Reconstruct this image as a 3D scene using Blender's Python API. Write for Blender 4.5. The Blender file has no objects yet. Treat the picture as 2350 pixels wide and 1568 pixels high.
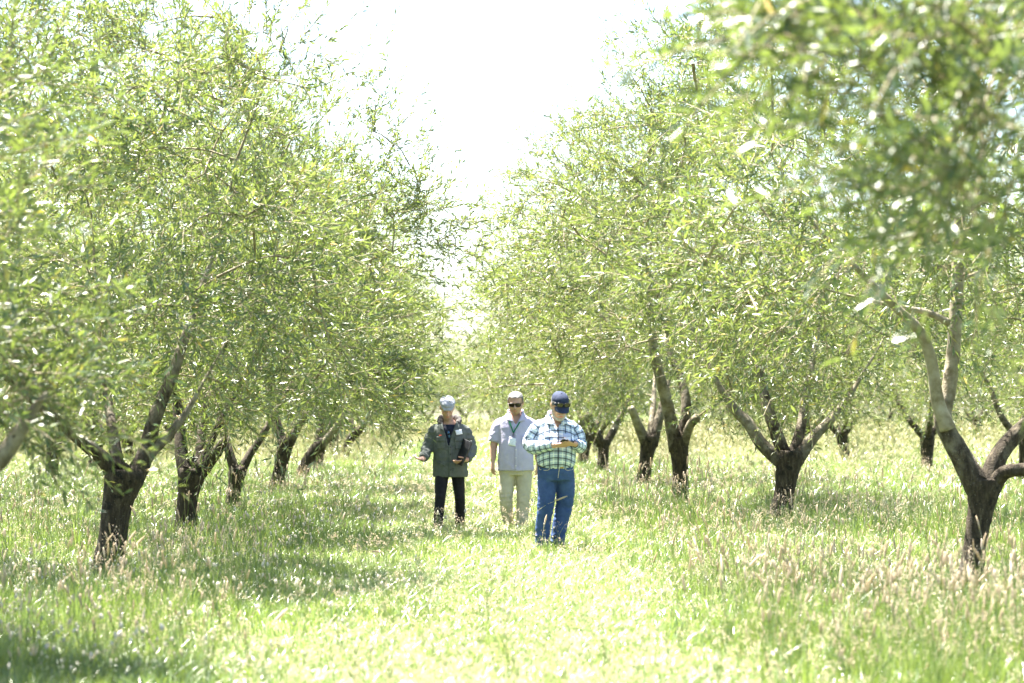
import bpy, math, random
import numpy as np
from mathutils import Vector, Matrix, Euler, noise
from mathutils.bvhtree import BVHTree

S = bpy.context.scene
COL = S.collection
# ------------------------------------------------------------------ camera
FPX, CX, CY = 5549.0, 1175.0, 784.0          # focal length in units of a 2350 px wide frame
PITCH, YAW = math.atan(161 / FPX), math.atan(145 / FPX)
EYE = Vector((0, 0, 1.6))
cam_data = bpy.data.cameras.new('camera')
cam_data.sensor_width = 36.0
cam_data.lens = 85.0
cam_data.clip_start, cam_data.clip_end = 0.1, 2000
cam_data.dof.use_dof = True
cam_data.dof.focus_distance = 28.0
cam_data.dof.aperture_fstop = 2.3
cam = bpy.data.objects.new('camera', cam_data)
cam.location = EYE
cam.rotation_euler = (math.pi / 2 + PITCH, 0, -YAW)
COL.objects.link(cam)
S.camera = cam
# ------------------------------------------------------------------ light
SUN_ELEV = math.radians(66)
to_sun_h = Vector((-0.62, 0.785)).normalized()
world = bpy.data.worlds.new('World')
S.world = world
world.use_nodes = True
wn = world.node_tree.nodes
bg = wn['Background']
sky = wn.new('ShaderNodeTexSky')
sky.sky_type = 'NISHITA'
sky.sun_disc = False
sky.sun_elevation = SUN_ELEV
sky.sun_rotation = math.atan2(to_sun_h.x, to_sun_h.y)
sky.air_density, sky.dust_density, sky.ozone_density = 1.0, 1.6, 1.0
world.node_tree.links.new(sky.outputs[0], bg.inputs[0])
bg.inputs[1].default_value = 0.06
sun_d = bpy.data.lights.new('sun', 'SUN')
sun_d.energy, sun_d.angle, sun_d.color = 5.0, math.radians(0.5), (1.0, 0.945, 0.85)
sun = bpy.data.objects.new('sun', sun_d)
to_sun = Vector((to_sun_h.x * math.cos(SUN_ELEV), to_sun_h.y * math.cos(SUN_ELEV), math.sin(SUN_ELEV)))
sun.rotation_euler = to_sun.to_track_quat('Z', 'Y').to_euler()
sun.location = (-20, 20, 40)
COL.objects.link(sun)
S.view_settings.view_transform = 'Standard'
S.view_settings.look = 'None'
S.view_settings.gamma = 1
S.view_settings.use_curve_mapping = False
S.view_settings.exposure = 3.1
S.cycles.use_denoising = True
S.cycles.max_bounces = 8
S.cycles.diffuse_bounces = 3
S.cycles.glossy_bounces = 2
S.cycles.transmission_bounces = 5
S.cycles.sample_clamp_indirect = 8.0
S.cycles.caustics_reflective = False
S.cycles.caustics_refractive = False

# ------------------------------------------------------------------ helpers
CAMROT = cam.rotation_euler.to_matrix()

def at(px, py, Y):
    """World point on the sight line of a photograph pixel (2350 px frame) at depth Y along the rows."""
    d = CAMROT @ Vector(((px - CX) / FPX, (CY - py) / FPX, -1.0))
    return EYE + d * (Y / d.y)

def smooth(a, b, x):
    t = np.clip((x - a) / (b - a), 0, 1)
    return t * t * (3 - 2 * t)

def ground_z(x, y):
    x = np.asarray(x, float); y = np.asarray(y, float)
    z = -0.25 * smooth(-8, -26, x) * smooth(25, 70, y) + 0.40 * smooth(9, 30, x) * smooth(30, 80, y)
    z = z + 0.025 * np.sin(x * 0.9 + 1.3 * np.sin(y * 0.31)) + 0.02 * np.sin(y * 0.7 + x * 0.4)
    return z

def tag(o, label=None, cat=None, group=None, kind=None):
    if label: o['label'] = label
    if cat: o['category'] = cat
    if group: o['group'] = group
    if kind: o['kind'] = kind
    return o

def empty(name, loc, rz=0.0):
    o = bpy.data.objects.new(name, None)
    o.empty_display_size = 0.2
    o.location = loc
    o.rotation_euler = (0, 0, rz)
    COL.objects.link(o)
    return o

def mesh_np(name, verts, faces, mat=None, attrs=None, smooth_shade=False, mat_idx=None):
    """verts (n,3); faces: list of arrays, each (m,k) with its own k."""
    me = bpy.data.meshes.new(name)
    verts = np.asarray(verts, np.float32)
    me.vertices.add(len(verts))
    me.vertices.foreach_set('co', verts.ravel())
    faces = [np.asarray(f, np.int32) for f in faces if len(f)]
    nl = sum(f.size for f in faces); nf = sum(len(f) for f in faces)
    me.loops.add(nl); me.polygons.add(nf)
    me.loops.foreach_set('vertex_index', np.concatenate([f.ravel() for f in faces]))
    tot = np.concatenate([np.full(len(f), f.shape[1], np.int32) for f in faces])
    st = np.concatenate([[0], np.cumsum(tot)[:-1]]).astype(np.int32)
    me.polygons.foreach_set('loop_start', st)
    if smooth_shade:
        me.polygons.foreach_set('use_smooth', np.ones(nf, bool))
    if mat_idx is not None:
        me.polygons.foreach_set('material_index', np.asarray(mat_idx, np.int32))
    for k, v in (attrs or {}).items():
        v = np.asarray(v, np.float32)
        a = me.attributes.new(k, 'FLOAT' if v.ndim == 1 else 'FLOAT_VECTOR', 'POINT')
        a.data.foreach_set('value' if v.ndim == 1 else 'vector', v.ravel())
    me.update(calc_edges=True)
    if mat:
        for m in (mat if isinstance(mat, (list, tuple)) else [mat]):
            me.materials.append(m)
    return me

def link(name, me, parent=None, loc=None):
    o = bpy.data.objects.new(name, me)
    COL.objects.link(o)
    if parent: o.parent = parent
    if loc is not None: o.location = loc
    return o

class Geo:
    """collects vertices/quads/tris with per-vertex attributes"""
    def __init__(s): s.v, s.q, s.t, s.n, s.a = [], [], [], 0, {}
    def add(s, v, q=None, t=None, **attrs):
        v = np.asarray(v, float)
        if q is not None and len(q): s.q.append(np.asarray(q, int) + s.n)
        if t is not None and len(t): s.t.append(np.asarray(t, int) + s.n)
        s.v.append(v); s.n += len(v)
        for k, a in attrs.items():
            a = np.asarray(a, float)
            if a.ndim == 0: a = np.full(len(v), float(a))
            s.a.setdefault(k, []).append(a)
    def mesh(s, name, mat, smooth_shade=True):
        f = []
        if s.q: f.append(np.concatenate(s.q))
        if s.t: f.append(np.concatenate(s.t))
        return mesh_np(name, np.concatenate(s.v), f, mat, {k: np.concatenate(a) for k, a in s.a.items()}, smooth_shade)

def catmull(P, n):
    """resample rows of P (any width) to n rows along a Catmull-Rom spline"""
    P = np.asarray(P, float)
    if len(P) == 2:
        t = np.linspace(0, 1, n)[:, None]
        return P[0] * (1 - t) + P[1] * t
    Q = np.vstack([2 * P[0] - P[1], P, 2 * P[-1] - P[-2]])
    u = np.linspace(0, len(P) - 1 - 1e-9, n)
    i = u.astype(int); t = (u - i)[:, None]
    a, b, c, d = Q[i], Q[i + 1], Q[i + 2], Q[i + 3]
    return 0.5 * (2 * b + (c - a) * t + (2 * a - 5 * b + 4 * c - d) * t ** 2 + (3 * b - a - 3 * c + d) * t ** 3)

def frames(P, ref=None):
    T = np.gradient(P, axis=0)
    T /= np.linalg.norm(T, axis=1)[:, None] + 1e-12
    r = np.array(ref if ref is not None else (0, 0, 1.0), float)
    if abs(T[0] @ r) > 0.95: r = np.array((1.0, 0, 0))
    N = np.zeros_like(T)
    n = r - T[0] * (r @ T[0]); n /= np.linalg.norm(n); N[0] = n
    for i in range(1, len(P)):
        n = N[i - 1] - T[i] * (N[i - 1] @ T[i]); N[i] = n / np.linalg.norm(n)
    return T, N, np.cross(T, N)

def tube(P, R, sides=8, rings=None, ref=None, wob=0.0, seed=0, caps=True, R2=None):
    """lofted tube; returns verts, quads, tris (caps), u (angle 0..1), v (length along)"""
    P = np.asarray(P, float); R = np.broadcast_to(np.asarray(R, float), (len(P),))
    R2 = R if R2 is None else np.broadcast_to(np.asarray(R2, float), (len(P),))
    D = np.column_stack([P, R, R2])
    if rings: D = catmull(D, rings)
    P, R, R2 = D[:, :3], np.maximum(D[:, 3], 1e-4), np.maximum(D[:, 4], 1e-4)
    T, N, B = frames(P, ref)
    m = len(P)
    th = np.linspace(0, 2 * np.pi, sides, endpoint=False)
    rr = np.ones((m, sides))
    if wob:
        rs = np.random.RandomState(seed)
        L = np.concatenate([[0], np.cumsum(np.linalg.norm(np.diff(P, axis=0), axis=1))])[:, None]
        for k in (2, 3, 5, 7):
            rr += wob * (1.3 / k ** 0.7) * np.sin(k * th[None] + rs.rand() * 6 + L * rs.uniform(-3, 3)) * (0.6 + 0.4 * np.sin(L * rs.uniform(2, 9) + rs.rand() * 6))
        rr += wob * 0.35 * rs.randn(m, sides)
    V = P[:, None] + (np.cos(th)[None, :, None] * N[:, None] * R[:, None, None] + np.sin(th)[None, :, None] * B[:, None] * R2[:, None, None]) * rr[:, :, None]
    V = V.reshape(-1, 3)
    i = np.arange(m - 1)[:, None] * sides; j = np.arange(sides)[None]
    jn = (j + 1) % sides
    q = np.stack([i + j, i + jn, i + sides + jn, i + sides + j], -1).reshape(-1, 4)
    t = []
    if caps:
        V = np.vstack([V, P[0], P[-1]])
        c0, c1 = m * sides, m * sides + 1
        jj = np.arange(sides); jjn = (jj + 1) % sides
        t = np.vstack([np.stack([np.full(sides, c0), jjn, jj], -1),
                       np.stack([np.full(sides, c1), (m - 1) * sides + jj, (m - 1) * sides + jjn], -1)])
    L = np.concatenate([[0], np.cumsum(np.linalg.norm(np.diff(P, axis=0), axis=1))])
    u = np.tile(th / (2 * np.pi), m); v = np.repeat(L, sides)
    if caps: u = np.append(u, [0, 0]); v = np.append(v, [0, L[-1]])
    return V, q, t, u, v

# ------------------------------------------------------------------ materials
class NT:
    def __init__(s, name):
        s.m = bpy.data.materials.new(name); s.m.use_nodes = True
        s.t = s.m.node_tree; s.t.nodes.clear()
        s.out = s.t.nodes.new('ShaderNodeOutputMaterial')
    def n(s, kind, _out=0, **kw):
        nd = s.t.nodes.new('ShaderNode' + kind)
        ins = kw.pop('ins', {})
        for k, v in kw.items(): setattr(nd, k, v)
        for k, v in ins.items():
            sock = nd.inputs[k]
            if isinstance(v, bpy.types.NodeSocket): s.t.links.new(v, sock)
            else: sock.default_value = v
        return nd
    def noise(s, scale, detail=3, vec=None, rough=0.6):
        i = {'Scale': scale, 'Detail': detail, 'Roughness': rough}
        if vec is not None: i['Vector'] = vec
        return s.n('TexNoise', ins=i).outputs['Fac']
    def attr(s, name, what='Fac'): return s.n('Attribute', attribute_name=name).outputs[what]
    def math(s, op, a, b=0.0, clamp=False):
        return s.n('Math', operation=op, use_clamp=clamp, ins={0: a, 1: b}).outputs[0]
    def ramp(s, fac, stops, interp='LINEAR'):
        nd = s.n('ValToRGB', ins={'Fac': fac}); cr = nd.color_ramp; cr.interpolation = interp
        while len(cr.elements) > 1: cr.elements.remove(cr.elements[-1])
        cr.elements[0].position = stops[0][0]; cr.elements[0].color = (*stops[0][1], 1)
        for p, c in stops[1:]:
            e = cr.elements.new(p); e.color = (*c, 1)
        return nd.outputs['Color']
    def mix(s, fac, a, b, blend='MIX'):
        nd = s.n('Mix', data_type='RGBA', blend_type=blend)
        for k, v in ((0, fac), (6, a), (7, b)):
            if isinstance(v, bpy.types.NodeSocket): s.t.links.new(v, nd.inputs[k])
            else: nd.inputs[k].default_value = (*v, 1) if isinstance(v, tuple) and len(v) == 3 else v
        return nd.outputs[2]
    def pbsdf(s, color, rough=0.6, spec=0.5, normal=None, **kw):
        ins = {'Base Color': color if isinstance(color, bpy.types.NodeSocket) else (*color, 1), 'Roughness': rough, 'Specular IOR Level': spec}
        if normal is not None: ins['Normal'] = normal
        ins.update(kw)
        return s.n('BsdfPrincipled', ins=ins).outputs[0]
    def bump(s, h, strength=0.5, dist=0.01):
        return s.n('Bump', ins={'Height': h, 'Strength': strength, 'Distance': dist}).outputs[0]
    def done(s, sh):
        s.t.links.new(sh, s.out.inputs['Surface']); return s.m
    def obj(s): return s.n('TexCoord').outputs['Object']
    def geo(s, k): return s.n('NewGeometry').outputs[k]

def leafy(name, stops, back, trans, tfac, rough, spec=0.5, back_fac=0.75):
    t = NT(name)
    a = t.attr('tint')
    base = t.ramp(a, stops)
    col = t.mix(t.math('MULTIPLY', t.geo('Backfacing'), back_fac), base, back)
    p = t.pbsdf(col, rough, spec)
    tr = t.n('BsdfTranslucent', ins={'Color': t.mix(0.55, base, trans)}).outputs[0]
    return t.done(t.n('MixShader', ins={0: tfac, 1: p, 2: tr}).outputs[0])

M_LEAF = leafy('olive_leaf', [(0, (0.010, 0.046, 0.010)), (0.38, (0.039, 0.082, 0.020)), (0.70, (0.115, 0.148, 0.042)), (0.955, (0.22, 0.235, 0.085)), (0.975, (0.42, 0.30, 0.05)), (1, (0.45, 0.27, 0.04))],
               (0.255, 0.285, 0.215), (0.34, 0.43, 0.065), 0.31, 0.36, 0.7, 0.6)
M_BLADE = leafy('grass_blade', [(0, (0.028, 0.075, 0.014)), (0.4, (0.070, 0.135, 0.026)), (0.75, (0.165, 0.235, 0.060)), (0.90, (0.36, 0.38, 0.19)), (1, (0.56, 0.52, 0.33))],
                (0.12, 0.17, 0.06), (0.34, 0.44, 0.07), 0.32, 0.30, 0.8, 0.3)
M_STRAW = leafy('dry_straw', [(0, (0.20, 0.29, 0.10)), (0.4, (0.44, 0.45, 0.23)), (1, (0.62, 0.57, 0.37))],
                (0.5, 0.42, 0.27), (0.6, 0.5, 0.3), 0.35, 0.5, 0.4, 0.3)
M_HEAD = leafy('seed_head', [(0, (0.46, 0.37, 0.24)), (0.5, (0.60, 0.49, 0.36)), (1, (0.70, 0.58, 0.47))],
               (0.52, 0.43, 0.33), (0.65, 0.5, 0.36), 0.3, 0.7, 0.2, 0.3)
M_BUNNY = leafy('bunny_head', [(0, (0.50, 0.46, 0.38)), (1, (0.70, 0.66, 0.58))],
                (0.62, 0.58, 0.5), (0.7, 0.64, 0.52), 0.3, 0.8, 0.2, 0.3)

def bark_material():
    t = NT('olive_bark')
    hz = t.attr('pale')
    co = t.obj()
    st = t.n('Mapping', ins={'Vector': co, 'Scale': (1.0, 1.0, 0.22)}).outputs[0]
    n1 = t.noise(26, 5, st, 0.7); n2 = t.noise(7, 4, co); n3 = t.noise(60, 3, co, 0.7)
    dark = t.ramp(n1, [(0.25, (0.016, 0.012, 0.008)), (0.5, (0.046, 0.035, 0.023)), (0.66, (0.105, 0.084, 0.054)), (0.8, (0.20, 0.18, 0.135))])
    dark = t.mix(t.ramp(n2, [(0.56, (0, 0, 0)), (0.64, (1, 1, 1))]), dark, (0.014, 0.012, 0.009))
    dark = t.mix(t.ramp(n3, [(0.64, (0, 0, 0)), (0.70, (0.8, 0.8, 0.8))]), dark, (0.24, 0.225, 0.18))
    pale = t.ramp(t.noise(9, 4, co), [(0.3, (0.17, 0.14, 0.085)), (0.5, (0.27, 0.235, 0.17)), (0.75, (0.36, 0.33, 0.27))])
    pale = t.mix(t.ramp(t.noise(14, 2, co), [(0.69, (0, 0, 0)), (0.73, (1, 1, 1))]), pale, (0.04, 0.03, 0.02))
    fac = t.math('ADD', hz, t.math('MULTIPLY', t.math('SUBTRACT', n2, 0.5), 1.1))
    fac = t.ramp(fac, [(0.30, (0, 0, 0)), (0.76, (1, 1, 1))])
    col = t.mix(fac, dark, pale)
    h = t.math('ADD', n1, t.math('MULTIPLY', n3, 0.4))
    h = t.math('MULTIPLY', h, t.math('SUBTRACT', 1.0, t.math('MULTIPLY', fac, 0.8)))
    return t.done(t.pbsdf(col, 0.85, 0.25, t.bump(h, 0.9, 0.03)))
M_BARK = bark_material()

def twig_material():
    t = NT('twig_bark')
    c = t.ramp(t.noise(20, 2, t.obj()), [(0.3, (0.13, 0.105, 0.055)), (0.7, (0.30, 0.255, 0.165))])
    return t.done(t.pbsdf(c, 0.7, 0.3))
M_TWIG = twig_material()

def ground_material():
    t = NT('orchard_soil')
    co = t.obj()
    c = t.ramp(t.noise(1.2, 6, co, 0.7), [(0.3, (0.085, 0.13, 0.04)), (0.5, (0.14, 0.18, 0.06)), (0.7, (0.26, 0.25, 0.12))])
    c = t.mix(t.ramp(t.noise(25, 4, co), [(0.4, (0, 0, 0)), (0.7, (1, 1, 1))]), c, (0.10, 0.13, 0.05))
    return t.done(t.pbsdf(c, 0.9, 0.1, t.bump(t.noise(30, 5, co), 1.0, 0.04)))
def track_material():
    t = NT('gravel')
    co = t.obj()
    c = t.ramp(t.noise(0.8, 8, co, 0.75), [(0.3, (0.27, 0.26, 0.26)), (0.7, (0.40, 0.385, 0.38))])
    return t.done(t.pbsdf(c, 0.95, 0.1))
# ------------------------------------------------------------------ ground, track
def sheet(name, x0, x1, y0, y1, nx, ny, lift, mat):
    xs = np.linspace(x0, x1, nx); ys = np.linspace(y0, y1, ny)
    X, Y = np.meshgrid(xs, ys)
    V = np.stack([X, Y, ground_z(X, Y) + lift], -1).reshape(-1, 3)
    i = np.arange(ny - 1)[:, None] * nx + np.arange(nx - 1)[None]
    q = np.stack([i, i + 1, i + nx + 1, i + nx], -1).reshape(-1, 4)
    return link(name, mesh_np(name, V, [q], mat, smooth_shade=True))
g = sheet('ground', -600, 600, -40, 900, 301, 236, 0.0, ground_material())
tag(g, 'grassy orchard soil under the olive trees', kind='structure')
g = sheet('farm_track', -200, 200, 134, 170, 101, 10, 0.03, track_material())
tag(g, 'pale grey gravel farm track beyond the last olive trees', kind='structure')

# ------------------------------------------------------------------ olive trees
def crown_points(rs, n, c, R, zb, zt, zm, hollow=(1.2, 2.4), sep=0.58, lop=None):
    """cluster centres spread through a lumpy crown volume"""
    ph = rs.rand(6) * 6.28
    out = np.zeros((0, 3)); tries = 0
    while len(out) < n and tries < 60:
        tries += 1
        m = 400
        z = rs.uniform(zb, zt, m); th = rs.rand(m) * 2 * np.pi
        up = z > zm
        prof = np.where(up, np.clip(1 - np.abs((z - zm) / (zt - zm)) ** 2.1, 0, 1) ** 0.62,
                        np.clip(1 - np.abs((zm - z) / (zm - zb + 1e-6)) ** 3.5, 0, 1) ** 0.5 * 0.93 + 0.07)
        lump = 1 + 0.10 * np.sin(2 * th + ph[0] + z) + 0.10 * np.sin(3 * th + ph[1] - 1.7 * z) + 0.07 * np.sin(5 * th + ph[2] + 2.3 * z)
        r = R * prof * lump * rs.rand(m) ** 0.42
        p = np.stack([r * np.cos(th), r * np.sin(th), z], -1)
        ok = ~((r < hollow[0] + 0.35 * rs.rand(m)) & (z < hollow[1])) & (z > zb + 0.30 * np.sin(3 * th + ph[3]) + 0.25)
        if lop is not None: ok &= lop(p)
        for q in p[ok]:
            if len(out) == 0 or np.min(np.sum((out - q) ** 2, 1)) > sep ** 2:
                out = np.vstack([out, q])
                if len(out) >= n: break
    return out + np.array([c[0], c[1], 0])

LEAF_COUNT = [0]
def build_crown(name, limbs, seed, c=(0, 0), R=3.3, zb=1.3, zt=6.6, zm=3.6, n=100, twigs=27, leaf=0.100, leaves=20, hollow=(1.2, 2.4),
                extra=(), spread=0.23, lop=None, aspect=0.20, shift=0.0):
    """foliage of one tree: branches grown from the limbs to clusters of leafy twigs. extra: (point, radius, twigs)"""
    rs = np.random.RandomState(seed)
    nodes = []
    for P in limbs:
        D = catmull(np.asarray(P, float), 14)
        nodes.append(D[5:])
    nodes = np.vstack(nodes)
    cl = crown_points(rs, n, c, R, zb, zt, zm, hollow, lop=lop)
    cl = [(p, spread, twigs) for p in cl] + [(np.array(p), r, k) for p, r, k in extra]
    cl.sort(key=lambda e: np.min(np.sum((nodes - e[0]) ** 2, 1)))
    g_v, g_q, g_t = [], [], []; nv = 0
    tb, td, tl, tc = [], [], [], []   # twig base, direction, length, age tint of the cluster
    wood = Geo()
    for p, sp, k in cl:
        d = np.linalg.norm(nodes - p, axis=1) + 0.25 * np.maximum(0, nodes[:, 2] - p[2])
        b = nodes[np.argmin(d)]
        L = np.linalg.norm(p - b)
        mid = b * 0.5 + p * 0.5 + rs.randn(3) * 0.08 * L + np.array([0, 0, 0.13 * L])
        path = catmull(np.vstack([b, mid, p]), 6)
        r0 = min(0.008 + 0.009 * L, 0.03)
        V, q, t, _, _ = tube(path, np.linspace(r0, 0.004, 6), 5, caps=False)
        wood.add(V, q, None, tint=0.3)
        nodes = np.vstack([nodes, path[2:]])
        bd = (p - b) / (L + 1e-6)
        s = rs.rand(k)
        base = path[np.clip((3 + 3 * s).astype(int), 0, 5)] + rs.randn(k, 3) * sp * np.array([1, 1, 0.8])
        out = base - np.array([c[0], c[1], zm - 0.6]); out /= np.linalg.norm(out, axis=1)[:, None] + 1e-6
        dr = 0.45 * bd + 0.45 * out + rs.randn(k, 3) * 0.55 + np.array([0, 0, 0.12])
        dr /= np.linalg.norm(dr, axis=1)[:, None]
        tb.append(base); td.append(dr); tl.append(rs.uniform(0.32, 0.85, k) * (0.5 if sp < .13 else 1)); tc.append(np.full(k, rs.uniform(-.22, .22)))
    tb, td, tl, tc = np.vstack(tb), np.vstack(td), np.concatenate(tl), np.concatenate(tc)
    nt = len(tb)
    droop = rs.uniform(0.02, 0.42, nt) * tl * np.where(tb[:, 2] > zm + 1.6, .35, 1)
    def pt(s):   # s (nt,m)
        return tb[:, None] + td[:, None] * (tl[:, None] * s)[..., None] - np.array([0, 0, 1.0]) * (droop[:, None] * s ** 2)[..., None]
    # twig stems: three-sided, two segments
    s3 = np.tile(np.array([0, 0.5, 1.0]), (nt, 1)); C = pt(s3)
    a = np.cross(td, rs.randn(nt, 3)); a /= np.linalg.norm(a, axis=1)[:, None]; b2 = np.cross(td, a)
    rad = np.array([0.0050, 0.0038, 0.0018])
    ring = np.stack([a * math.cos(x) + b2 * math.sin(x) for x in (0, 2.094, 4.189)], 1)     # nt,3,3
    V = C[:, :, None] + ring[:, None] * rad[None, :, None, None]                              # nt,3rings,3,3
    idx = np.arange(nt)[:, None, None] * 9 + np.arange(2)[None, :, None] * 3 + np.arange(3)[None, None]
    idn = np.arange(nt)[:, None, None] * 9 + np.arange(2)[None, :, None] * 3 + ((np.arange(3) + 1) % 3)[None, None]
    q = np.stack([idx, idn, idn + 3, idx + 3], -1).reshape(-1, 4)
    wood.add(V.reshape(-1, 3), q, None, tint=0.5)
    # leaves
    s = (np.arange(leaves) + 0.5) / leaves * 0.88 + 0.12
    s = np.clip(s[None] + rs.randn(nt, leaves) * 0.03, 0, 1)
    B = pt(s)
    side = np.where(np.arange(leaves) % 2, 1.0, -1.0)[None, :, None]
    rot = rs.rand(nt)[:, None] * 6.28 + (np.arange(leaves) // 2)[None] * 1.57 + rs.randn(nt, leaves) * 0.35
    perp = a[:, None] * np.cos(rot)[..., None] + b2[:, None] * np.sin(rot)[..., None]
    D = td[:, None] * rs.uniform(0.5, 1.2, (nt, leaves, 1)) + perp * side * 0.75 + rs.randn(nt, leaves, 3) * 0.15
    D /= np.linalg.norm(D, axis=-1)[..., None]
    W = np.cross(D, td[:, None]) + rs.randn(nt, leaves, 3) * 0.45
    W -= D * np.sum(W * D, -1)[..., None]; W /= np.linalg.norm(W, axis=-1)[..., None]
    Nn = np.cross(W, D)
    flip = np.where(Nn[..., 2:] + rs.randn(nt, leaves, 1) * 0.35 < 0, -1.0, 1.0); W = W * flip; Nn = Nn * flip
    ll = leaf * rs.uniform(0.65, 1.25, (nt, leaves, 1)); ww = ll * aspect * rs.uniform(0.8, 1.2, (nt, leaves, 1)) * 0.5
    B, D, W, Nn, ll, ww = (x.reshape(-1, x.shape[-1]) for x in (B, D, W, Nn, ll, ww))
    midp = B + D * ll * 0.48
    L4 = np.stack([B, midp - W * ww + Nn * ww * 0.35, B + D * ll - Nn * ll * 0.06, midp + W * ww + Nn * ww * 0.35], 1)
    nl = len(B); LEAF_COUNT[0] += nl
    i = np.arange(nl)[:, None] * 4
    tris = np.concatenate([i + np.array([[0, 2, 1]]), i + np.array([[0, 3, 2]])]).astype(int)
    tw_t = np.repeat(rs.rand(nt) * 0.5 + .10 + tc + shift, leaves)  # last term paints shade into the leaf colour of a whole crown
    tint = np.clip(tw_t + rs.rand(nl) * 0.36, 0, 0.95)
    yl = rs.rand(nl) < 0.018
    tint[yl] = rs.uniform(0.97, 1.0, yl.sum())
    wv = np.concatenate(wood.v); wq = np.concatenate(wood.q); nw = len(wv)
    verts = np.vstack([wv, L4.reshape(-1, 3)])
    tt = np.concatenate([np.concatenate(wood.a['tint']), np.repeat(tint, 4)])
    midx = np.concatenate([np.ones(len(wq), int), np.zeros(len(tris), int)])
    return mesh_np(name, verts, [wq, tris + nw], [M_LEAF, M_TWIG], {'tint': tt}, False, midx)

def limb_mesh(P, R, seed, pale0, pale1, sides=12, wob=0.05, cut=False):
    P = np.asarray(P, float)
    n = max(8, int(np.linalg.norm(np.diff(P, axis=0), axis=1).sum() / 0.07))
    V, q, t, u, v = tube(P, R, sides, n, wob=wob, seed=seed)
    g = Geo(); g.add(V, q, t, pale=np.interp(v, [0, 0.25 * v.max(), v.max()], [pale0, (pale0 + pale1) / 2, pale1]))
    return g.mesh('limb', M_BARK)

def trunk_mesh(P, R, seed):
    P = np.asarray(P, float)
    V, q, t, u, v = tube(P, R, 28, 44, wob=0.042, seed=seed)
    # root flare and burls
    g = Geo(); g.add(V, q, t, pale=np.interp(v, [0, v.max()], [0.0, 0.12]))
    return g.mesh('trunk', M_BARK)

def px_path(pts, Y, base, dy=None):
    out = []
    for k, p in enumerate(pts):
        d = 0 if dy is None else dy * (k / max(1, len(pts) - 1)) ** 1.2
        out.append(np.array(at(p[0], p[1], Y + d)) - base)
    return out

def run_on(P, rad):
    P = [np.asarray(p, float) for p in P]
    d = P[-1] - P[-2]; d /= np.linalg.norm(d); d2 = d * .7 + np.array([0, 0, .5]); d2 /= np.linalg.norm(d2)
    return P + [P[-1] + d * .5 + d2 * .05, P[-1] + d * .7 + d2 * .55], list(rad) + [rad[-1] * .55, .006]

TREE_GROUP = {'left': 'olive trees of the row left of the grass aisle', 'right': 'olive trees of the row right of the grass aisle'}
CROWNS = {}
def px_tree(spec, crown=None, crown_kw=None, label='', group='', crown_rot=0.0, crown_scale=1.0):
    """one olive tree whose trunk and limbs follow the photograph. spec: Y, trunk [(px,py)], r, limbs [(pts, radii, dy, pale)]"""
    Y = spec['Y']
    b = at(*spec['trunk'][0], Y)
    base = np.array([b.x, b.y, float(ground_z(b.x, b.y))])
    T = px_path(spec['trunk'], Y, base)
    T = [np.array([T[0][0] - 0.02, T[0][1], -0.15])] + [t for t in T if t[2] > 0.12]
    R = [r * .92 for r in spec['r']]; R = [R[0] * 1.25] + R[-(len(T) - 1):]
    root = empty('olive_tree', base)
    tag(root, label, 'olive tree', group)
    sd = int(abs(spec['trunk'][0][0]))
    T = T + [T[-1] + np.array([0, 0, R[-1] * 0.12])]; R = R + [R[-1] * 0.35]
    link('trunk', trunk_mesh(T, R, sd), root)
    limbs = []
    for k, (pts, rad, dy, pale) in enumerate(spec['limbs']):
        P = px_path(pts, Y, base, dy); rad = [r * .87 for r in rad]
        if rad[-1] < .052 or len(pts) not in (3, 4) or dy > 0:      # the limb runs on, ever thinner, into the leaves
            P, rad = run_on(P, rad)
        limbs.append(P)
        me = limb_mesh(P, rad, sd + k, pale[0], pale[1])
        link('limb', me, root)
    rs = np.random.RandomState(sd)
    return root, limbs, base

def whole_limbs(rs, fork, n=4):
    """limbs for trees whose limbs the photograph hides"""
    out = []
    a0 = rs.rand() * 6.28
    for k in range(n):
        a = a0 + k * 6.283 / n + rs.uniform(-0.3, 0.3); t = rs.uniform(0.45, 0.8)
        d = np.array([math.cos(a) * t, math.sin(a) * t, 1.0]); d /= np.linalg.norm(d)
        L = rs.uniform(1.8, 2.4)
        p0 = fork - np.array([0, 0, 0.1]); p1 = fork + d * L * 0.35 + np.array([math.cos(a), math.sin(a), 0]) * 0.12
        p2 = fork + d * L * 0.7 + np.array([0, 0, 0.15]); p3 = fork + d * L + np.array([0, 0, 0.35])
        out.append([p0, p1, p2, p3])
    return out

def add_crown(root, me, loc=(0, 0, 0), rz=0.0, sc=1.0):
    o = link('crown', me, root, loc)
    o.rotation_euler = (0, 0, rz); o.scale = (sc, sc, sc)
    return o
GL, GR = TREE_GROUP['left'], TREE_GROUP['right']
P_ = (0.15, 0.75)
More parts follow.
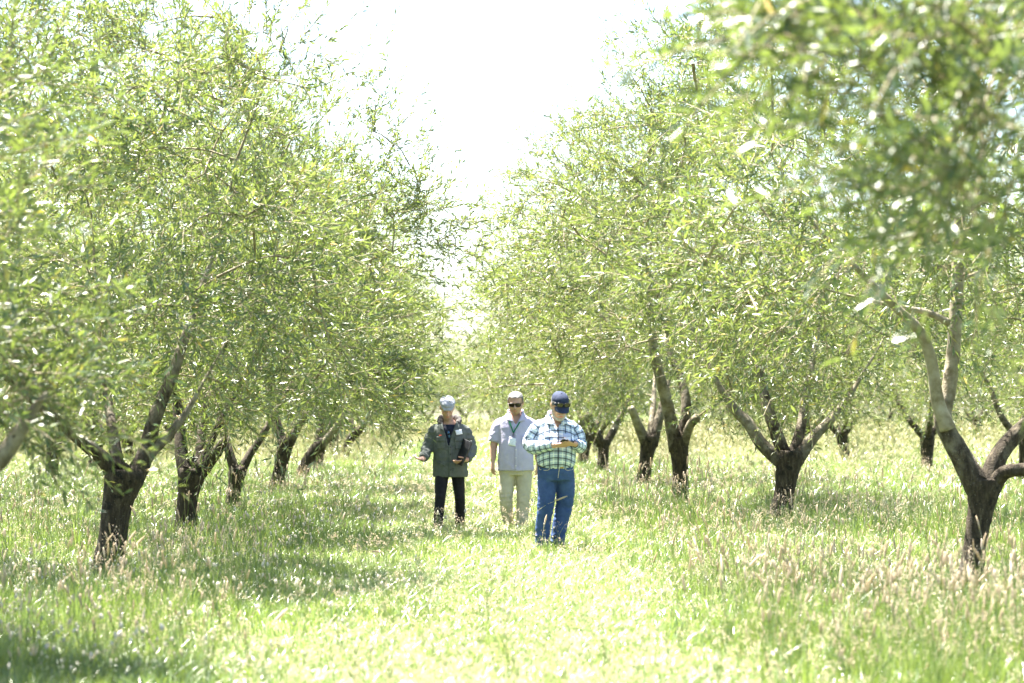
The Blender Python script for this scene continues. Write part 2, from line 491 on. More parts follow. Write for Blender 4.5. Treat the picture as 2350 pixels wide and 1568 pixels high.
# --- left row -------------------------------------------------------------
L1 = dict(Y=23.4, trunk=[(243, 1345), (256, 1250), (268, 1160), (287, 1085)], r=[.175, .15, .155, .205], limbs=[
    ([(300, 1110), (330, 1050), (355, 960), (395, 860), (430, 760), (470, 640)], [.13, .098, .078, .068, .05, .03], .5, (.15, .75)),
    ([(270, 1100), (235, 1052), (190, 1015), (120, 955), (40, 890)], [.11, .085, .07, .055, .035], -.5, (.1, .6)),
    ([(272, 1090), (262, 1010), (252, 950), (242, 870), (230, 750)], [.085, .062, .056, .048, .035], .9, (.2, .7)),
    ([(300, 1100), (343, 1042), (385, 1000), (425, 950), (465, 880)], [.10, .072, .055, .04, .02], .5, (.25, .8))])
L2 = dict(Y=30.7, trunk=[(428, 1232), (430, 1150), (441, 1082)], r=[.155, .14, .185], limbs=[
    ([(428, 1095), (416, 1040), (413, 980), (400, 880), (380, 760)], [.12, .095, .085, .06, .04], .5, (.1, .6)),
    ([(443, 1095), (458, 1035), (466, 970), (485, 870), (540, 740)], [.11, .075, .065, .05, .035], .9, (.15, .7)),
    ([(452, 1095), (480, 1060), (500, 1035), (518, 1008)], [.11, .09, .078, .06], -.3, (.05, .35)),
    ([(450, 1090), (485, 1010), (530, 920), (590, 820), (680, 720)], [.08, .06, .045, .032, .02], .8, (.1, .5))])
L3 = dict(Y=37.5, trunk=[(537, 1190), (537, 1130), (546, 1078)], r=[.125, .11, .15], limbs=[
    ([(541, 1088), (526, 1040), (514, 1000), (500, 940)], [.1, .08, .07, .05], .3, (.15, .5)),
    ([(550, 1088), (574, 1042), (597, 1008), (630, 950)], [.1, .075, .065, .05], .3, (.15, .6))])
L4 = dict(Y=46.7, trunk=[(630, 1135), (642, 1080), (656, 1015)], r=[.15, .14, .16], limbs=[
    ([(652, 1030), (641, 985), (630, 940)], [.12, .09, .06], .3, (.1, .6)),
    ([(658, 1030), (682, 985), (705, 945)], [.12, .09, .06], -.3, (.1, .6))])
L5 = dict(Y=54.6, trunk=[(687, 1112), (704, 1060), (735, 1018)], r=[.15, .14, .15], limbs=[
    ([(727, 1032), (731, 1000), (738, 955)], [.12, .09, .06], .3, (.1, .6)),
    ([(735, 1028), (765, 990), (790, 955)], [.12, .1, .07], -.3, (.3, .9))])
L6 = dict(Y=62.0, trunk=[(724, 1090), (733, 1042), (741, 1000)], r=[.15, .14, .15], limbs=[
    ([(741, 1010), (738, 980), (730, 945)], [.12, .1, .07], .3, (.1, .6)), ([(743, 1010), (760, 978), (775, 945)], [.12, .1, .07], -.3, (.1, .6))])
L7 = dict(Y=72.0, trunk=[(783, 1066), (798, 1022), (815, 992)], r=[.14, .13, .15], limbs=[
    ([(814, 1000), (808, 975), (800, 950)], [.12, .1, .07], .3, (.1, .6)), ([(816, 1000), (835, 975), (850, 950)], [.12, .1, .07], -.3, (.1, .6))])
# --- right row ------------------------------------------------------------
R1 = dict(Y=21.6, trunk=[(2222, 1370), (2233, 1280), (2249, 1180), (2259, 1105)], r=[.150, .115, .122, .165], limbs=[
    ([(2252, 1130), (2208, 1052), (2165, 965), (2178, 890), (2190, 780), (2198, 620), (2205, 480), (2230, 300)], [.15, .115, .095, .078, .07, .064, .055, .035], .3, (.25, 1.1)),
    ([(2175, 985), (2152, 920), (2138, 830), (2110, 760), (2050, 700), (1960, 610)], [.085, .068, .062, .055, .045, .028], -.2, (.8, 1.1)),
    ([(2268, 1125), (2290, 1052), (2330, 1000), (2400, 930), (2500, 820)], [.13, .10, .085, .07, .05], .3, (.15, .7)),
    ([(2275, 1120), (2308, 1083), (2370, 1072), (2460, 1020)], [.10, .075, .065, .05], -.4, (.05, .6)),
    ([(2180, 742), (2130, 718), (2068, 706), (2000, 690)], [.04, .033, .028, .018], .1, (.7, .9))])
R2 = dict(Y=34.6, trunk=[(1788, 1222), (1800, 1130), (1813, 1042)], r=[.172, .155, .21], limbs=[
    ([(1800, 1065), (1750, 1022), (1716, 970), (1690, 945), (1650, 885), (1610, 800)], [.13, .105, .095, .085, .05, .025], .3, (.3, .95)),
    ([(1808, 1065), (1780, 990), (1760, 930), (1745, 860), (1728, 770)], [.13, .105, .09, .07, .05], .5, (.25, .75)),
    ([(1822, 1065), (1866, 1005), (1905, 965), (1945, 915), (1985, 850)], [.13, .10, .08, .055, .03], .5, (.35, .9)),
    ([(1815, 1060), (1838, 980), (1850, 900), (1870, 800)], [.10, .085, .07, .05], 1.0, (.2, .7))])
R3 = dict(Y=40.0, trunk=[(1562, 1172), (1562, 1090), (1557, 1010)], r=[.15, .14, .17], limbs=[
    ([(1552, 1035), (1533, 935), (1516, 870), (1500, 800), (1492, 700)], [.14, .115, .10, .09, .06], -.3, (.3, .95)),
    ([(1565, 1035), (1582, 980), (1600, 958)], [.10, .085, .075], -.4, (.3, .6)),
    ([(1562, 1020), (1575, 940), (1566, 880), (1540, 815), (1525, 740)], [.12, .10, .08, .06, .04], .6, (.2, .8))])
R4 = dict(Y=50.0, trunk=[(1473, 1130), (1482, 1060), (1490, 1005)], r=[.165, .15, .2], limbs=[
    ([(1484, 1022), (1464, 975), (1448, 935)], [.15, .11, .08], -.3, (.2, .8)), ([(1496, 1022), (1510, 970), (1522, 925)], [.15, .12, .09], .3, (.2, .8)),
    ([(1491, 1012), (1497, 955), (1500, 910)], [.10, .08, .06], .6, (.5, .9))])
R5 = dict(Y=58.0, trunk=[(1381, 1098), (1385, 1040), (1384, 1010)], r=[.155, .14, .17], limbs=[
    ([(1380, 1020), (1360, 980), (1349, 950)], [.14, .13, .1], -.3, (.1, .5)), ([(1390, 1020), (1410, 985), (1425, 955)], [.12, .1, .08], .3, (.2, .6))])
R6 = dict(Y=67.0, trunk=[(1332, 1078), (1342, 1035), (1352, 1000)], r=[.165, .15, .16], limbs=[
    ([(1350, 1010), (1336, 980), (1330, 955)], [.13, .11, .08], -.3, (.1, .6)), ([(1353, 1010), (1368, 980), (1378, 955)], [.12, .1, .08], .3, (.1, .6))])

rootL1, lL1, bL1 = px_tree(L1, label='nearest left olive tree, thick dark trunk leaning right and forking into four limbs', group=GL)
rootL2, lL2, bL2 = px_tree(L2, label='upright olive tree with stout limbs just behind the nearest left trunk', group=GL)
rootL3, lL3, bL3 = px_tree(L3, label='slim dark V forked olive trunk, third in the left row', group=GL)
rootL4, lL4, bL4 = px_tree(L4, label='olive tree with a flaking pale streak down its dark trunk, fourth in the left row', group=GL)
rootL5, lL5, bL5 = px_tree(L5, label='olive tree leaning hard towards the grass aisle, fifth trunk in the left row', group=GL)
rootL6, lL6, bL6 = px_tree(L6, label='straight olive trunk just behind the hard leaning left one', group=GL)
rootL7, lL7, bL7 = px_tree(L7, label='far leaning olive trunk half hidden by dry grass left of the jacket man', group=GL)
rootR1, lR1, bR1 = px_tree(R1, label='nearest right olive tree, smooth pale grey limbs over a slim dark trunk', group=GR)
rootR2, lR2, bR2 = px_tree(R2, label='second olive tree on the right, thick black trunk splitting into three wide limbs', group=GR)
rootR3, lR3, bR3 = px_tree(R3, label='olive tree with one tall bare limb and a sawn stub, third on the right', group=GR)
rootR4, lR4, bR4 = px_tree(R4, label='leaning olive trunk with a wide Y fork, fourth on the right', group=GR)
rootR5, lR5, bR5 = px_tree(R5, label='small Y forked olive trunk nearest to the right of the plaid shirt man', group=GR)
rootR6, lR6, bR6 = px_tree(R6, label='brown olive trunk at the elbow of the plaid shirt man', group=GR)

def loc_of(pts, Y, b): return [np.array(at(px, py, Y)) - b for px, py in pts]
def sprays(pts, Y, b, r=0.15, k=9): return [(p, r, k) for p in loc_of(pts, Y, b)]

exL1 = sprays([(500, 40), (560, 100), (610, 180), (660, 60), (640, 120), (700, 200)], 23.8, bL1, .2, 10)
exL2 = sprays([(900, 500), (950, 480), (1000, 500), (1040, 540), (1000, 560), (950, 560), (900, 580), (1045, 585), (960, 430), (880, 420), (820, 300), (860, 230), (900, 330), (940, 380)], 30.2, bL2, .25, 13) \
     + sprays([(840, 900), (860, 850), (900, 820), (940, 850), (820, 880)], 29.6, bL2, .06, 6)
exR = sprays([(1290, 320), (1330, 300), (1260, 340), (1370, 300), (1280, 370), (1240, 420)], 40.0, bR3, .15, 8)
exR2 = sprays([(1440, 165), (1460, 190), (1530, 80), (1560, 120), (1620, 40), (1600, 100), (1520, 150)], 33.5, bR2, .2, 10)
add_crown(rootL1, build_crown('crown', lL1, 11, (0.0, 0.2), R=2.75, zb=1.3, zt=5.65, zm=3.2, n=92, extra=exL1, hollow=(1.25, 2.2), lop=lambda p: p[:, 0] < np.interp(p[:, 2], [3.0, 4.0, 4.8, 5.4, 6], [2.5, 1.9, 1.2, .5, .1])))
add_crown(rootL2, build_crown('crown', lL2, 12, (0.1, 0), R=2.85, zb=1.2, zt=5.9, zm=3.4, n=98, extra=exL2, hollow=(1.1, 1.8)))
add_crown(rootR1, build_crown('crown', lR1, 13, (0.3, 0.3), R=2.9, zb=1.9, zt=6.3, zm=3.8, n=90, hollow=(1.5, 2.9)))
add_crown(rootR2, build_crown('crown', lR2, 14, (-0.2, 0), R=3.4, zb=1.4, zt=7.2, zm=3.6, n=122, extra=exR2, hollow=(1.15, 1.8), lop=lambda p: ~((p[:, 0] < -.7) & (p[:, 2] < 2.5) & (p[:, 1] < .8))))
add_crown(rootR3, build_crown('crown', lR3, 15, (-0.3, 0), R=3.1, zb=1.45, zt=6.6, zm=3.4, n=98, extra=exR, hollow=(1.2, 2.4), lop=lambda p: ~((p[:, 1] < .4) & (p[:, 2] < 2.9) & (np.abs(p[:, 0] + .15) < .85))))

# --- two generic trees, complete, then copies ------------------------------
def generic_tree(seed, lod, label, group, **kw):
    rs = np.random.RandomState(seed)
    root = empty('olive_tree', (0, 0, 0)); tag(root, label, 'olive tree', group)
    lean = rs.randn(2) * 0.10
    T = [np.array([0, 0, -0.2]), np.array([lean[0] * .3, lean[1] * .3, 0.35]), np.array([lean[0], lean[1], 1.0]), np.array([lean[0], lean[1], 1.12])]
    link('trunk', trunk_mesh(T, [.2, .15, .185, .11], seed), root)
    limbs = whole_limbs(rs, T[2], 4)
    for k, P in enumerate(limbs):
        link('limb', limb_mesh(*run_on(P, [.10, .075, .055, .035]), seed + k, .15, .75, 10), root)
    add_crown(root, build_crown('crown', limbs, seed, **kw))
    return root
near = dict(R=3.15, zb=1.3, zt=6.4, zm=3.4, n=104, hollow=(1.05, 1.75))
far = dict(R=2.95, zb=1.35, zt=6.2, zm=3.4, n=105, twigs=18, leaf=0.115, leaves=13, hollow=(1.0, 1.75), spread=0.33)
L0M = Matrix.Translation((-4.95, 14.2, float(ground_z(-4.95, 14.2)))) @ Matrix.Rotation(.6, 4, 'Z') @ Matrix.Scale(.92, 4)
exL0 = [(np.array(L0M.inverted() @ at(px, py, 14.4)),   .14, 9) for px, py in ((40, 880), (90, 915), (60, 820), (130, 860), (20, 780), (30, 940))]
L0 = generic_tree(31, 0, 'large blurred olive tree at the left picture edge in front of all other trees', GL, **{**near, 'zb': 1.75}, extra=exL0, shift=-.12)  # leaves tinted a little darker, as if the crown stood in shade
R0M = Matrix.Translation((5.5, 10.4, float(ground_z(5.5, 10.4)))) @ Matrix.Rotation(2.4, 4, 'Z')
rx = np.random.RandomState(3)
exR0 = [(np.array(R0M.inverted() @ at(px, py, Y)), .15, 13) for px, py, Y in [(rx.uniform(2150, 2340), rx.uniform(-40, 330), rx.uniform(8.6, 10.2)) for _ in range(9)] + [(rx.uniform(2140, 2240), rx.uniform(330, 520), rx.uniform(8.8, 9.8)) for _ in range(5)] + [(rx.uniform(1850, 2060), rx.uniform(-40, 200), rx.uniform(9, 10.2)) for _ in range(6)]]
R0 = generic_tree(32, 0, 'olive tree overhead whose dark blurred sprays hang into the upper right corner', GR, **{**near, 'zb': 2.35, 'n': 62}, extra=exR0, shift=-.42)  # shade of the hanging sprays is put into their leaf colour
F1 = generic_tree(33, 1, 'x', GL, **far)
F2 = generic_tree(34, 1, 'x', GL, **far)

def place(root, x, y, rz, sc=1.0):
    root.location = (x, y, float(ground_z(x, y))); root.rotation_euler = (0, 0, rz); root.scale = (sc, sc, sc)
def copy_tree(o, x, y, rz, sc, label, group):
    c = o.copy(); COL.objects.link(c)
    c['label'] = label; c['group'] = group
    place(c, x, y, rz, sc)
    for ch in o.children:
        d = ch.copy(); COL.objects.link(d); d.parent = c
    return c
place(L0, -4.95, 14.2, 0.6, 0.92)
place(R0, 5.5, 10.4, 2.4)
bpy.context.view_layer.update()
P = np.array([np.array(L0.matrix_basis.inverted() @ at(px, py, 14.2)) for px, py in ((-420, 1330), (-140, 1165), (-10, 1065), (50, 985), (85, 930), (110, 900))])
link('limb', limb_mesh(P, [.085, .072, .062, .048, .028, .010], 4, .2, .6), L0)
crown_of = lambda r: next(ch.data for ch in r.children if ch.name.startswith('crown'))
CA, CB, CF1, CF2 = crown_of(L0), crown_of(R0), crown_of(F1), crown_of(F2)
for root, me, rz, sc in ((rootL3, CA, 1.0, .95), (rootL4, CA, 3.3, 1.0), (rootL5, CF1, 1.2, .95), (rootL6, CF2, 0.3, 1.0), (rootL7, CF1, 4.0, .95),
                         (rootR4, CA, 4.4, .97), (rootR5, CF1, 2.2, .98), (rootR6, CF2, 5.0, .95)):
    add_crown(root, me, (0.1, 0, 0), rz, sc)
rs = np.random.RandomState(5)
first = {0: True, 1: True}
def far_tree(x, y, label, group):
    k = rs.randint(2); o = (F1, F2)[k]; rz = rs.rand() * 6.28; sc = rs.uniform(.9, 1.08) * (1.12 if y > 170 else 1)
    if first[k]:
        first[k] = False; place(o, x, y, rz, sc); o['label'] = label; o['group'] = group
    else: copy_tree(o, x, y, rz, sc, label, group)
j = lambda s=0.35: rs.uniform(-s, s)
ORD = 'first second third fourth fifth sixth seventh eighth ninth tenth eleventh twelfth thirteenth fourteenth fifteenth sixteenth seventeenth'.split()
def far_row(x, ys, group, say):
    for k, y in enumerate(ys):
        far_tree(x + j(), y + j(), say % ORD[k], group)
far_row(-3.85, (80, 88, 96, 104, 112, 120), 'far olive trees at the end of the left row', 'far olive tree of the left row, %s beyond the man in the jacket')
far_row(4.4, (76, 85, 94, 103, 112, 120), 'far olive trees at the end of the right row', 'far olive tree of the right row, %s beyond the brown trunk by the plaid shirt')
G2 = 'olive trees of the second row on the left'
far_tree(-9.0, 55.0, 'dark olive trunk standing in sunlit dry grass left of the nearest left trunk', G2)
far_tree(-9.4, 48.6, 'dark olive trunk at the left picture edge behind the blurred branch', G2)
far_row(-9.3, (27, 34, 41, 63, 71, 79, 87, 95, 103, 112, 120), G2, 'olive tree of the second row left of the aisle, %s from the front')
G2 = 'olive trees of the second row on the right'
far_tree(12.0, 60.5, 'Y forked olive trunk in tall dry grass left of the pale limbed tree', G2)
far_tree(11.7, 71.0, 'slim dark olive trunk right of the three limbed tree, alone in pale grass', G2)
far_row(12.2, (34, 43, 51.5, 81, 90, 99, 108, 118), G2, 'olive tree of the second row right of the aisle, %s from the front')
far_row(-15.5, (62, 70, 78, 86, 94, 102, 110, 118), 'olive trees of the third row on the left', 'olive tree of the third row left of the aisle, %s from the front')
far_row(-22, (84, 92, 100, 108, 116, 124), 'olive trees of the fourth row on the left', 'olive tree of the fourth row left of the aisle, %s from the front')
far_row(20, (72, 81, 90, 99, 108, 118), 'olive trees of the third row on the right', 'olive tree of the third row right of the aisle, %s from the front')
far_row(28, (98, 107, 116, 125), 'olive trees of the fourth row on the right', 'olive tree of the fourth row right of the aisle, %s from the front')
for k, x in enumerate(np.arange(-46, 56, 6.2)):
    far_tree(x + j(), 178 + j(2), 'hazy olive tree beyond the gravel track, %s from the left end' % ORD[k], 'hazy olive trees beyond the gravel track')
for k, x in enumerate(np.arange(-12, 16, 2.6)):
    far_tree(x + j(), 190 + j(2), 'pale tree closing the far end of the grass aisle, %s from the left' % ORD[k], 'pale trees closing the end of the aisle')
# ------------------------------------------------------------------ people
def V3(*a): return np.array(a, float)

def stack(rings, sides=32, n=24, expo=2.3):
    """closed loft of horizontal rings (z, x centre, y centre, half width, half depth)"""
    D = catmull(np.asarray(rings, float), n)
    th = np.linspace(0, 2 * np.pi, sides, endpoint=False)
    c = np.sign(np.cos(th)) * np.abs(np.cos(th)) ** (2 / expo); s = np.sign(np.sin(th)) * np.abs(np.sin(th)) ** (2 / expo)
    V = np.stack([D[:, 1, None] + D[:, 3, None] * c, D[:, 2, None] + D[:, 4, None] * s, np.repeat(D[:, 0, None], sides, 1)], -1).reshape(-1, 3)
    i = np.arange(n - 1)[:, None] * sides; j = np.arange(sides)[None]; jn = (j + 1) % sides
    q = np.stack([i + j, i + jn, i + sides + jn, i + sides + j], -1).reshape(-1, 4)
    if D[0, 0] > D[-1, 0]: q = q[:, ::-1]
    c0 = len(V); V = np.vstack([V, [D[0, 1], D[0, 2], D[0, 0]], [D[-1, 1], D[-1, 2], D[-1, 0]]])
    jj = np.arange(sides); jjn = (jj + 1) % sides
    t = np.vstack([np.stack([np.full(sides, c0), jjn, jj], -1), np.stack([np.full(sides, c0 + 1), (n - 1) * sides + jj, (n - 1) * sides + jjn], -1)])
    if D[0, 0] > D[-1, 0]: t = t[:, ::-1]
    return V, q, t

def ball(c, r, sides=16, n=10):
    c = np.asarray(c, float); r = np.broadcast_to(np.asarray(r, float), (3,))
    ph = np.linspace(0.06, np.pi - 0.06, n)
    return stack([(c[2] - r[2] * math.cos(p), c[0], c[1], r[0] * math.sin(p), r[1] * math.sin(p)) for p in ph], sides, n, 2.0)

def limb(P, R, sides=16, rings=None, ref=None, R2=None):
    return tube(P, R, sides, rings or 12 * (len(P) - 1), ref=ref, R2=R2)[:3]

def fuse(name, parts, voxel, smooth_it=4):
    """one continuous skin round all parts"""
    g = Geo()
    for p in parts: g.add(*p[:3])
    me = g.mesh('tmp', None)
    ob = bpy.data.objects.new('tmp', me); COL.objects.link(ob)
    m = ob.modifiers.new('r', 'REMESH'); m.mode = 'VOXEL'; m.voxel_size = voxel
    m = ob.modifiers.new('s', 'SMOOTH'); m.iterations = smooth_it; m.factor = 0.5
    out = bpy.data.meshes.new_from_object(ob.evaluated_get(bpy.context.evaluated_depsgraph_get()))
    bpy.data.objects.remove(ob); bpy.data.meshes.remove(me)
    out.name = name
    out.polygons.foreach_set('use_smooth', np.ones(len(out.polygons), bool))
    return out

def co_of(me):
    a = np.empty(len(me.vertices) * 3, np.float32); me.vertices.foreach_get('co', a); return a.reshape(-1, 3).astype(float)
def no_of(me):
    a = np.empty(len(me.vertices) * 3, np.float32); me.vertices.foreach_get('normal', a); return a.reshape(-1, 3).astype(float)

def wrinkle(me, amp, scale, seed=0, where=None):
    """cloth folds pushed along the surface normals"""
    P, N = co_of(me), no_of(me)
    o = Vector((seed * 3.1, seed * 1.7, seed * 0.9))
    d = np.array([noise.ridged_multi_fractal(Vector((p[0] * scale[0], p[1] * scale[1], p[2] * scale[2])) + o, 1.0, 2.0, 3, 0.9, 2.0) for p in P])
    d = (d - d.mean()) * amp
    if where is not None: d = d * where(P)
    P += N * d[:, None]
    me.vertices.foreach_set('co', P.astype(np.float32).ravel()); me.update()

def set_attr(me, name, v):
    v = np.asarray(v, np.float32)
    a = me.attributes.new(name, 'FLOAT' if v.ndim == 1 else 'FLOAT_VECTOR', 'POINT')
    a.data.foreach_set('value' if v.ndim == 1 else 'vector', v.ravel())

def cut(me, drop, thick=0.0):
    """remove the faces whose centre satisfies drop(centres), then give the sheet a thickness"""
    import bmesh
    bm = bmesh.new(); bm.from_mesh(me)
    C = np.array([f.calc_center_median()[:] for f in bm.faces]); m = drop(C)
    bm.faces.ensure_lookup_table()
    bmesh.ops.delete(bm, geom=[bm.faces[i] for i in np.nonzero(m)[0]], context='FACES')
    bv = [v for v in bm.verts if v.is_boundary]
    for _ in range(4): bmesh.ops.smooth_vert(bm, verts=bv, factor=.5, use_axis_x=True, use_axis_y=True, use_axis_z=True)
    if thick:
        bmesh.ops.solidify(bm, geom=bm.faces[:], thickness=thick)
    bm.to_mesh(me); bm.free(); me.update()
    me.polygons.foreach_set('use_smooth', np.ones(len(me.polygons), bool))

def bvh_of(*mes):
    v, f = [], []
    for me in mes:
        n = len(v); v += [x.co.copy() for x in me.vertices]; f += [[n + i for i in p.vertices] for p in me.polygons]
    return BVHTree.FromPolygons(v, f)

def patch(name, bvh, quad, nx, nz, off, thick, mat, root, attr=None):
    """a piece lying on the front of a garment: quad = four (x,z) corners bl, br, tr, tl as seen from the front"""
    bl, br, tr, tl = (np.array(p, float) for p in quad)
    F = []
    for j in range(nz + 1):
        for i in range(nx + 1):
            s, t = i / nx, j / nz
            p = (bl * (1 - s) + br * s) * (1 - t) + (tl * (1 - s) + tr * s) * t
            hit = bvh.ray_cast(Vector((p[0], -2, p[1])), Vector((0, 1, 0)))[0]
            y = hit.y if hit else (F[-1][1] + off if F else 0)
            F.append((p[0], y - off, p[1]))
    F = np.array(F); n = len(F)
    Vt = np.vstack([F + V3(0, -thick, 0), F + V3(0, 0.5 * thick, 0)])
    w = nx + 1; idx = np.arange(nz)[:, None] * w + np.arange(nx)[None]
    q = np.stack([idx, idx + 1, idx + w + 1, idx + w], -1).reshape(-1, 4)
    ring = list(range(w)) + [w * k + nx for k in range(1, nz + 1)] + [w * nz + k for k in range(nx - 1, -1, -1)] + [w * k for k in range(nz - 1, 0, -1)]
    side = [[a + n, b + n, b, a] for a, b in zip(ring, ring[1:] + ring[:1])]
    uu, vv = np.meshgrid(np.linspace(0, 1, w), np.linspace(0, 1, nz + 1))
    uvw = np.stack([uu.ravel(), vv.ravel(), uu.ravel() * 0], -1)
    me = mesh_np(name, Vt, [np.vstack([q, (q + n)[:, ::-1], side])], mat, {'cl': np.vstack([uvw, uvw])}, True)
    return link(name, me, root)

def xf(M, part):
    V = np.asarray(part[0]); R = np.array(M.to_3x3()); t = np.array(M.translation)
    return (V @ R.T + t,) + tuple(part[1:])

HEAD = [(-.118, 0, -.060, .018, .016), (-.112, 0, -.058, .032, .030), (-.095, 0, -.048, .046, .050), (-.07, 0, -.030, .058, .070), (-.04, 0, -.012, .066, .087),
        (-.005, 0, 0, .071, .096), (.03, 0, .004, .075, .100), (.06, 0, .008, .073, .097), (.088, 0, .010, .062, .083), (.106, 0, .012, .042, .058), (.116, 0, .012, .014, .020)]
def head_parts(M, wide=1.0, jowl=0.0):
    r = [(z, x, y, rx * (wide + (jowl if z < -.03 else 0)), ry) for z, x, y, rx, ry in HEAD]
    P = [stack(r, 28, 30, 2.2),
         limb([V3(0, -.090, .022), V3(0, -.106, -.006), V3(0, -.117, -.030), V3(0, -.098, -.040)], [.008, .011, .015, .010], 10, 10),
         ball((-.014, -.096, -.033), (.010, .010, .008), 8, 6), ball((.014, -.096, -.033), (.010, .010, .008), 8, 6),
         limb([V3(-.052, -.078, .030), V3(-.02, -.096, .033), V3(.02, -.096, .033), V3(.052, -.078, .030)], [.007, .010, .010, .007], 8, 12),
         limb([V3(-.022, -.090, -.063), V3(0, -.099, -.059), V3(.022, -.090, -.063)], [.004, .007, .004], 8, 10),
         limb([V3(-.020, -.088, -.073), V3(0, -.098, -.072), V3(.020, -.088, -.073)], [.004, .008, .004], 8, 10),
         ball((0, -.078, -.098), (.022, .018, .018), 10, 8)]
    for s in (-1, 1):
        P.append(ball((s * .079 * wide, .012, -.004), (.010, .020, .034), 10, 8))
        P.append(ball((s * .042 * wide, -.074, -.020), (.022, .018, .022), 10, 8))
    return [xf(M, p) for p in P]

def hand_parts(w, d, n, thumb, curl=(.3, .45, .4), spread=2.2, size=1.0, curls=None, thumb_close=0.3):
    w, d, n = np.asarray(w, float), np.asarray(d, float), np.asarray(n, float)
    d = d / np.linalg.norm(d); n = n - d * (n @ d); n /= np.linalg.norm(n); s = np.cross(d, n) * thumb
    k = size
    P = [limb([w - d * .03, w + d * .02 * k, w + d * .06 * k, w + d * .098 * k], [.029 * k, .033 * k, .042 * k, .040 * k], 14, 10, ref=s, R2=[.023 * k, .020 * k, .017 * k, .012 * k])]
    for i, (o, st, L) in enumerate(((.034, .090, .074), (.0115, .096, .083), (-.0115, .093, .077), (-.034, .083, .060))):
        cu = curls[i] if curls else curl
        dd = d + s * o * spread; dd /= np.linalg.norm(dd)
        p = w + d * (st - .018) * k + s * o * k; pts = [p]; a = 0; p = p + dd * .018 * k; pts.append(p)
        for f, c in zip((.46, .30, .24), cu):
            a += c; p = p + (dd * math.cos(a) + n * math.sin(a)) * L * f * k; pts.append(p)
        P.append(limb(pts, np.array([.0100, .0098, .0090, .0082, .0068]) * k, 10, 14))
    p0 = w + d * .022 * k + s * .022 * k; d1 = d * .55 + s * .8 + n * thumb_close; d1 /= np.linalg.norm(d1)
    d2 = d * .85 + s * (.45 - thumb_close) + n * (thumb_close + .1); d2 /= np.linalg.norm(d2)
    p1 = p0 + d1 * .048 * k; p2 = p1 + d2 * .034 * k; p3 = p2 + d2 * .026 * k
    P.append(limb([p0, p1, p2, p3], np.array([.015, .0125, .0110, .0085]) * k, 10, 14))
    return P

def skin_mat():
    t = NT('skin')
    c = t.mix(t.attr('lip'), t.mix(t.noise(18, 3, t.obj()), (0.44, 0.25, 0.18), (0.53, 0.33, 0.245)), (0.42, 0.17, 0.14))
    c = t.mix(t.attr('stubble'), c, (0.22, 0.16, 0.13))
    return t.done(t.pbsdf(c, 0.5, 0.35, t.bump(t.noise(160, 3, t.obj()), 0.15, 0.002), **{'Subsurface Weight': 0.08, 'Subsurface Radius': (0.012, 0.004, 0.002), 'Subsurface Scale': 1.0}))
def cloth_mat(name, c1, c2, rough=0.85, bump=0.35, scale=14, spec=0.2, weave=900):
    t = NT(name); co = t.obj()
    n = t.noise(scale, 5, co, 0.65)
    c = t.mix(t.ramp(n, [(0.35, (0, 0, 0)), (0.65, (1, 1, 1))]), c1, c2)
    h = t.math('ADD', t.noise(scale * 1.6, 3, co), t.math('MULTIPLY', t.noise(weave, 1, co), 0.08))
    return t.done(t.pbsdf(c, rough, spec, t.bump(h, bump, 0.02)))
def plain(name, c, rough=0.5, spec=0.5, **kw):
    t = NT(name)
    col = t.mix(t.noise(40, 3, t.obj()), tuple(x * .85 for x in c), tuple(min(1, x * 1.12) for x in c))
    return t.done(t.pbsdf(col, rough, spec, **kw))
M_SKIN = skin_mat()
M_JACKET = cloth_mat('grey_green_canvas', (0.086, 0.098, 0.090), (0.112, 0.126, 0.114))
M_LINING = cloth_mat('brown_grey_hood_fleece', (0.070, 0.064, 0.062), (0.105, 0.095, 0.092))
M_NAVY = cloth_mat('navy_knit', (0.010, 0.013, 0.026), (0.018, 0.022, 0.04))
M_BLACKP = cloth_mat('black_denim', (0.009, 0.010, 0.013), (0.016, 0.017, 0.022), .8, .5, 10)
M_FLATCAP = cloth_mat('grey_tweed', (0.26, 0.275, 0.32), (0.36, 0.375, 0.42), .9, .3, 60)
M_LILAC = cloth_mat('lilac_grey_cotton', (0.40, 0.375, 0.51), (0.46, 0.435, 0.57), .85, .3, 9)
M_KHAKI = cloth_mat('pale_khaki_cotton', (0.40, 0.365, 0.255), (0.48, 0.44, 0.315), .85, .4, 9)
M_JEANS = cloth_mat('blue_denim', (0.032, 0.062, 0.165), (0.056, 0.100, 0.235), .85, .5, 8)
M_CAPN = cloth_mat('navy_twill', (0.022, 0.030, 0.062), (0.034, 0.045, 0.085), .85, .25, 20)
M_BELT = plain('brown_black_leather', (0.022, 0.016, 0.012), .35)
M_BRASS = plain('brass', (0.42, 0.29, 0.09), .3, .5, Metallic=0.9)
M_SHOE = plain('brown_leather', (0.10, 0.050, 0.026), .45)
M_SHOED = plain('dark_brown_suede', (0.045, 0.028, 0.022), .8, .2)
M_SOLE = plain('pale_rubber_sole', (0.40, 0.34, 0.28), .8, .2)
M_BLACK = plain('black_plastic', (0.010, 0.010, 0.011), .25)
M_BLEATHER = plain('black_leather', (0.010, 0.010, 0.012), .32, .6)
M_LENS = plain('dark_brown_lens', (0.020, 0.010, 0.007), .06, .8)
M_BLENS = plain('blue_mirror_lens', (0.03, 0.10, 0.26), .08, .9, Metallic=0.6)
M_LANYARD = plain('green_webbing', (0.015, 0.16, 0.075), .7, .2)
M_GREYHAIR = cloth_mat('grey_hair', (0.09, 0.088, 0.085), (0.22, 0.215, 0.21), .55, .8, 70, .4, 400)
M_BEARD = cloth_mat('white_grey_beard', (0.42, 0.38, 0.34), (0.60, 0.57, 0.53), .8, .8, 90, .2, 400)
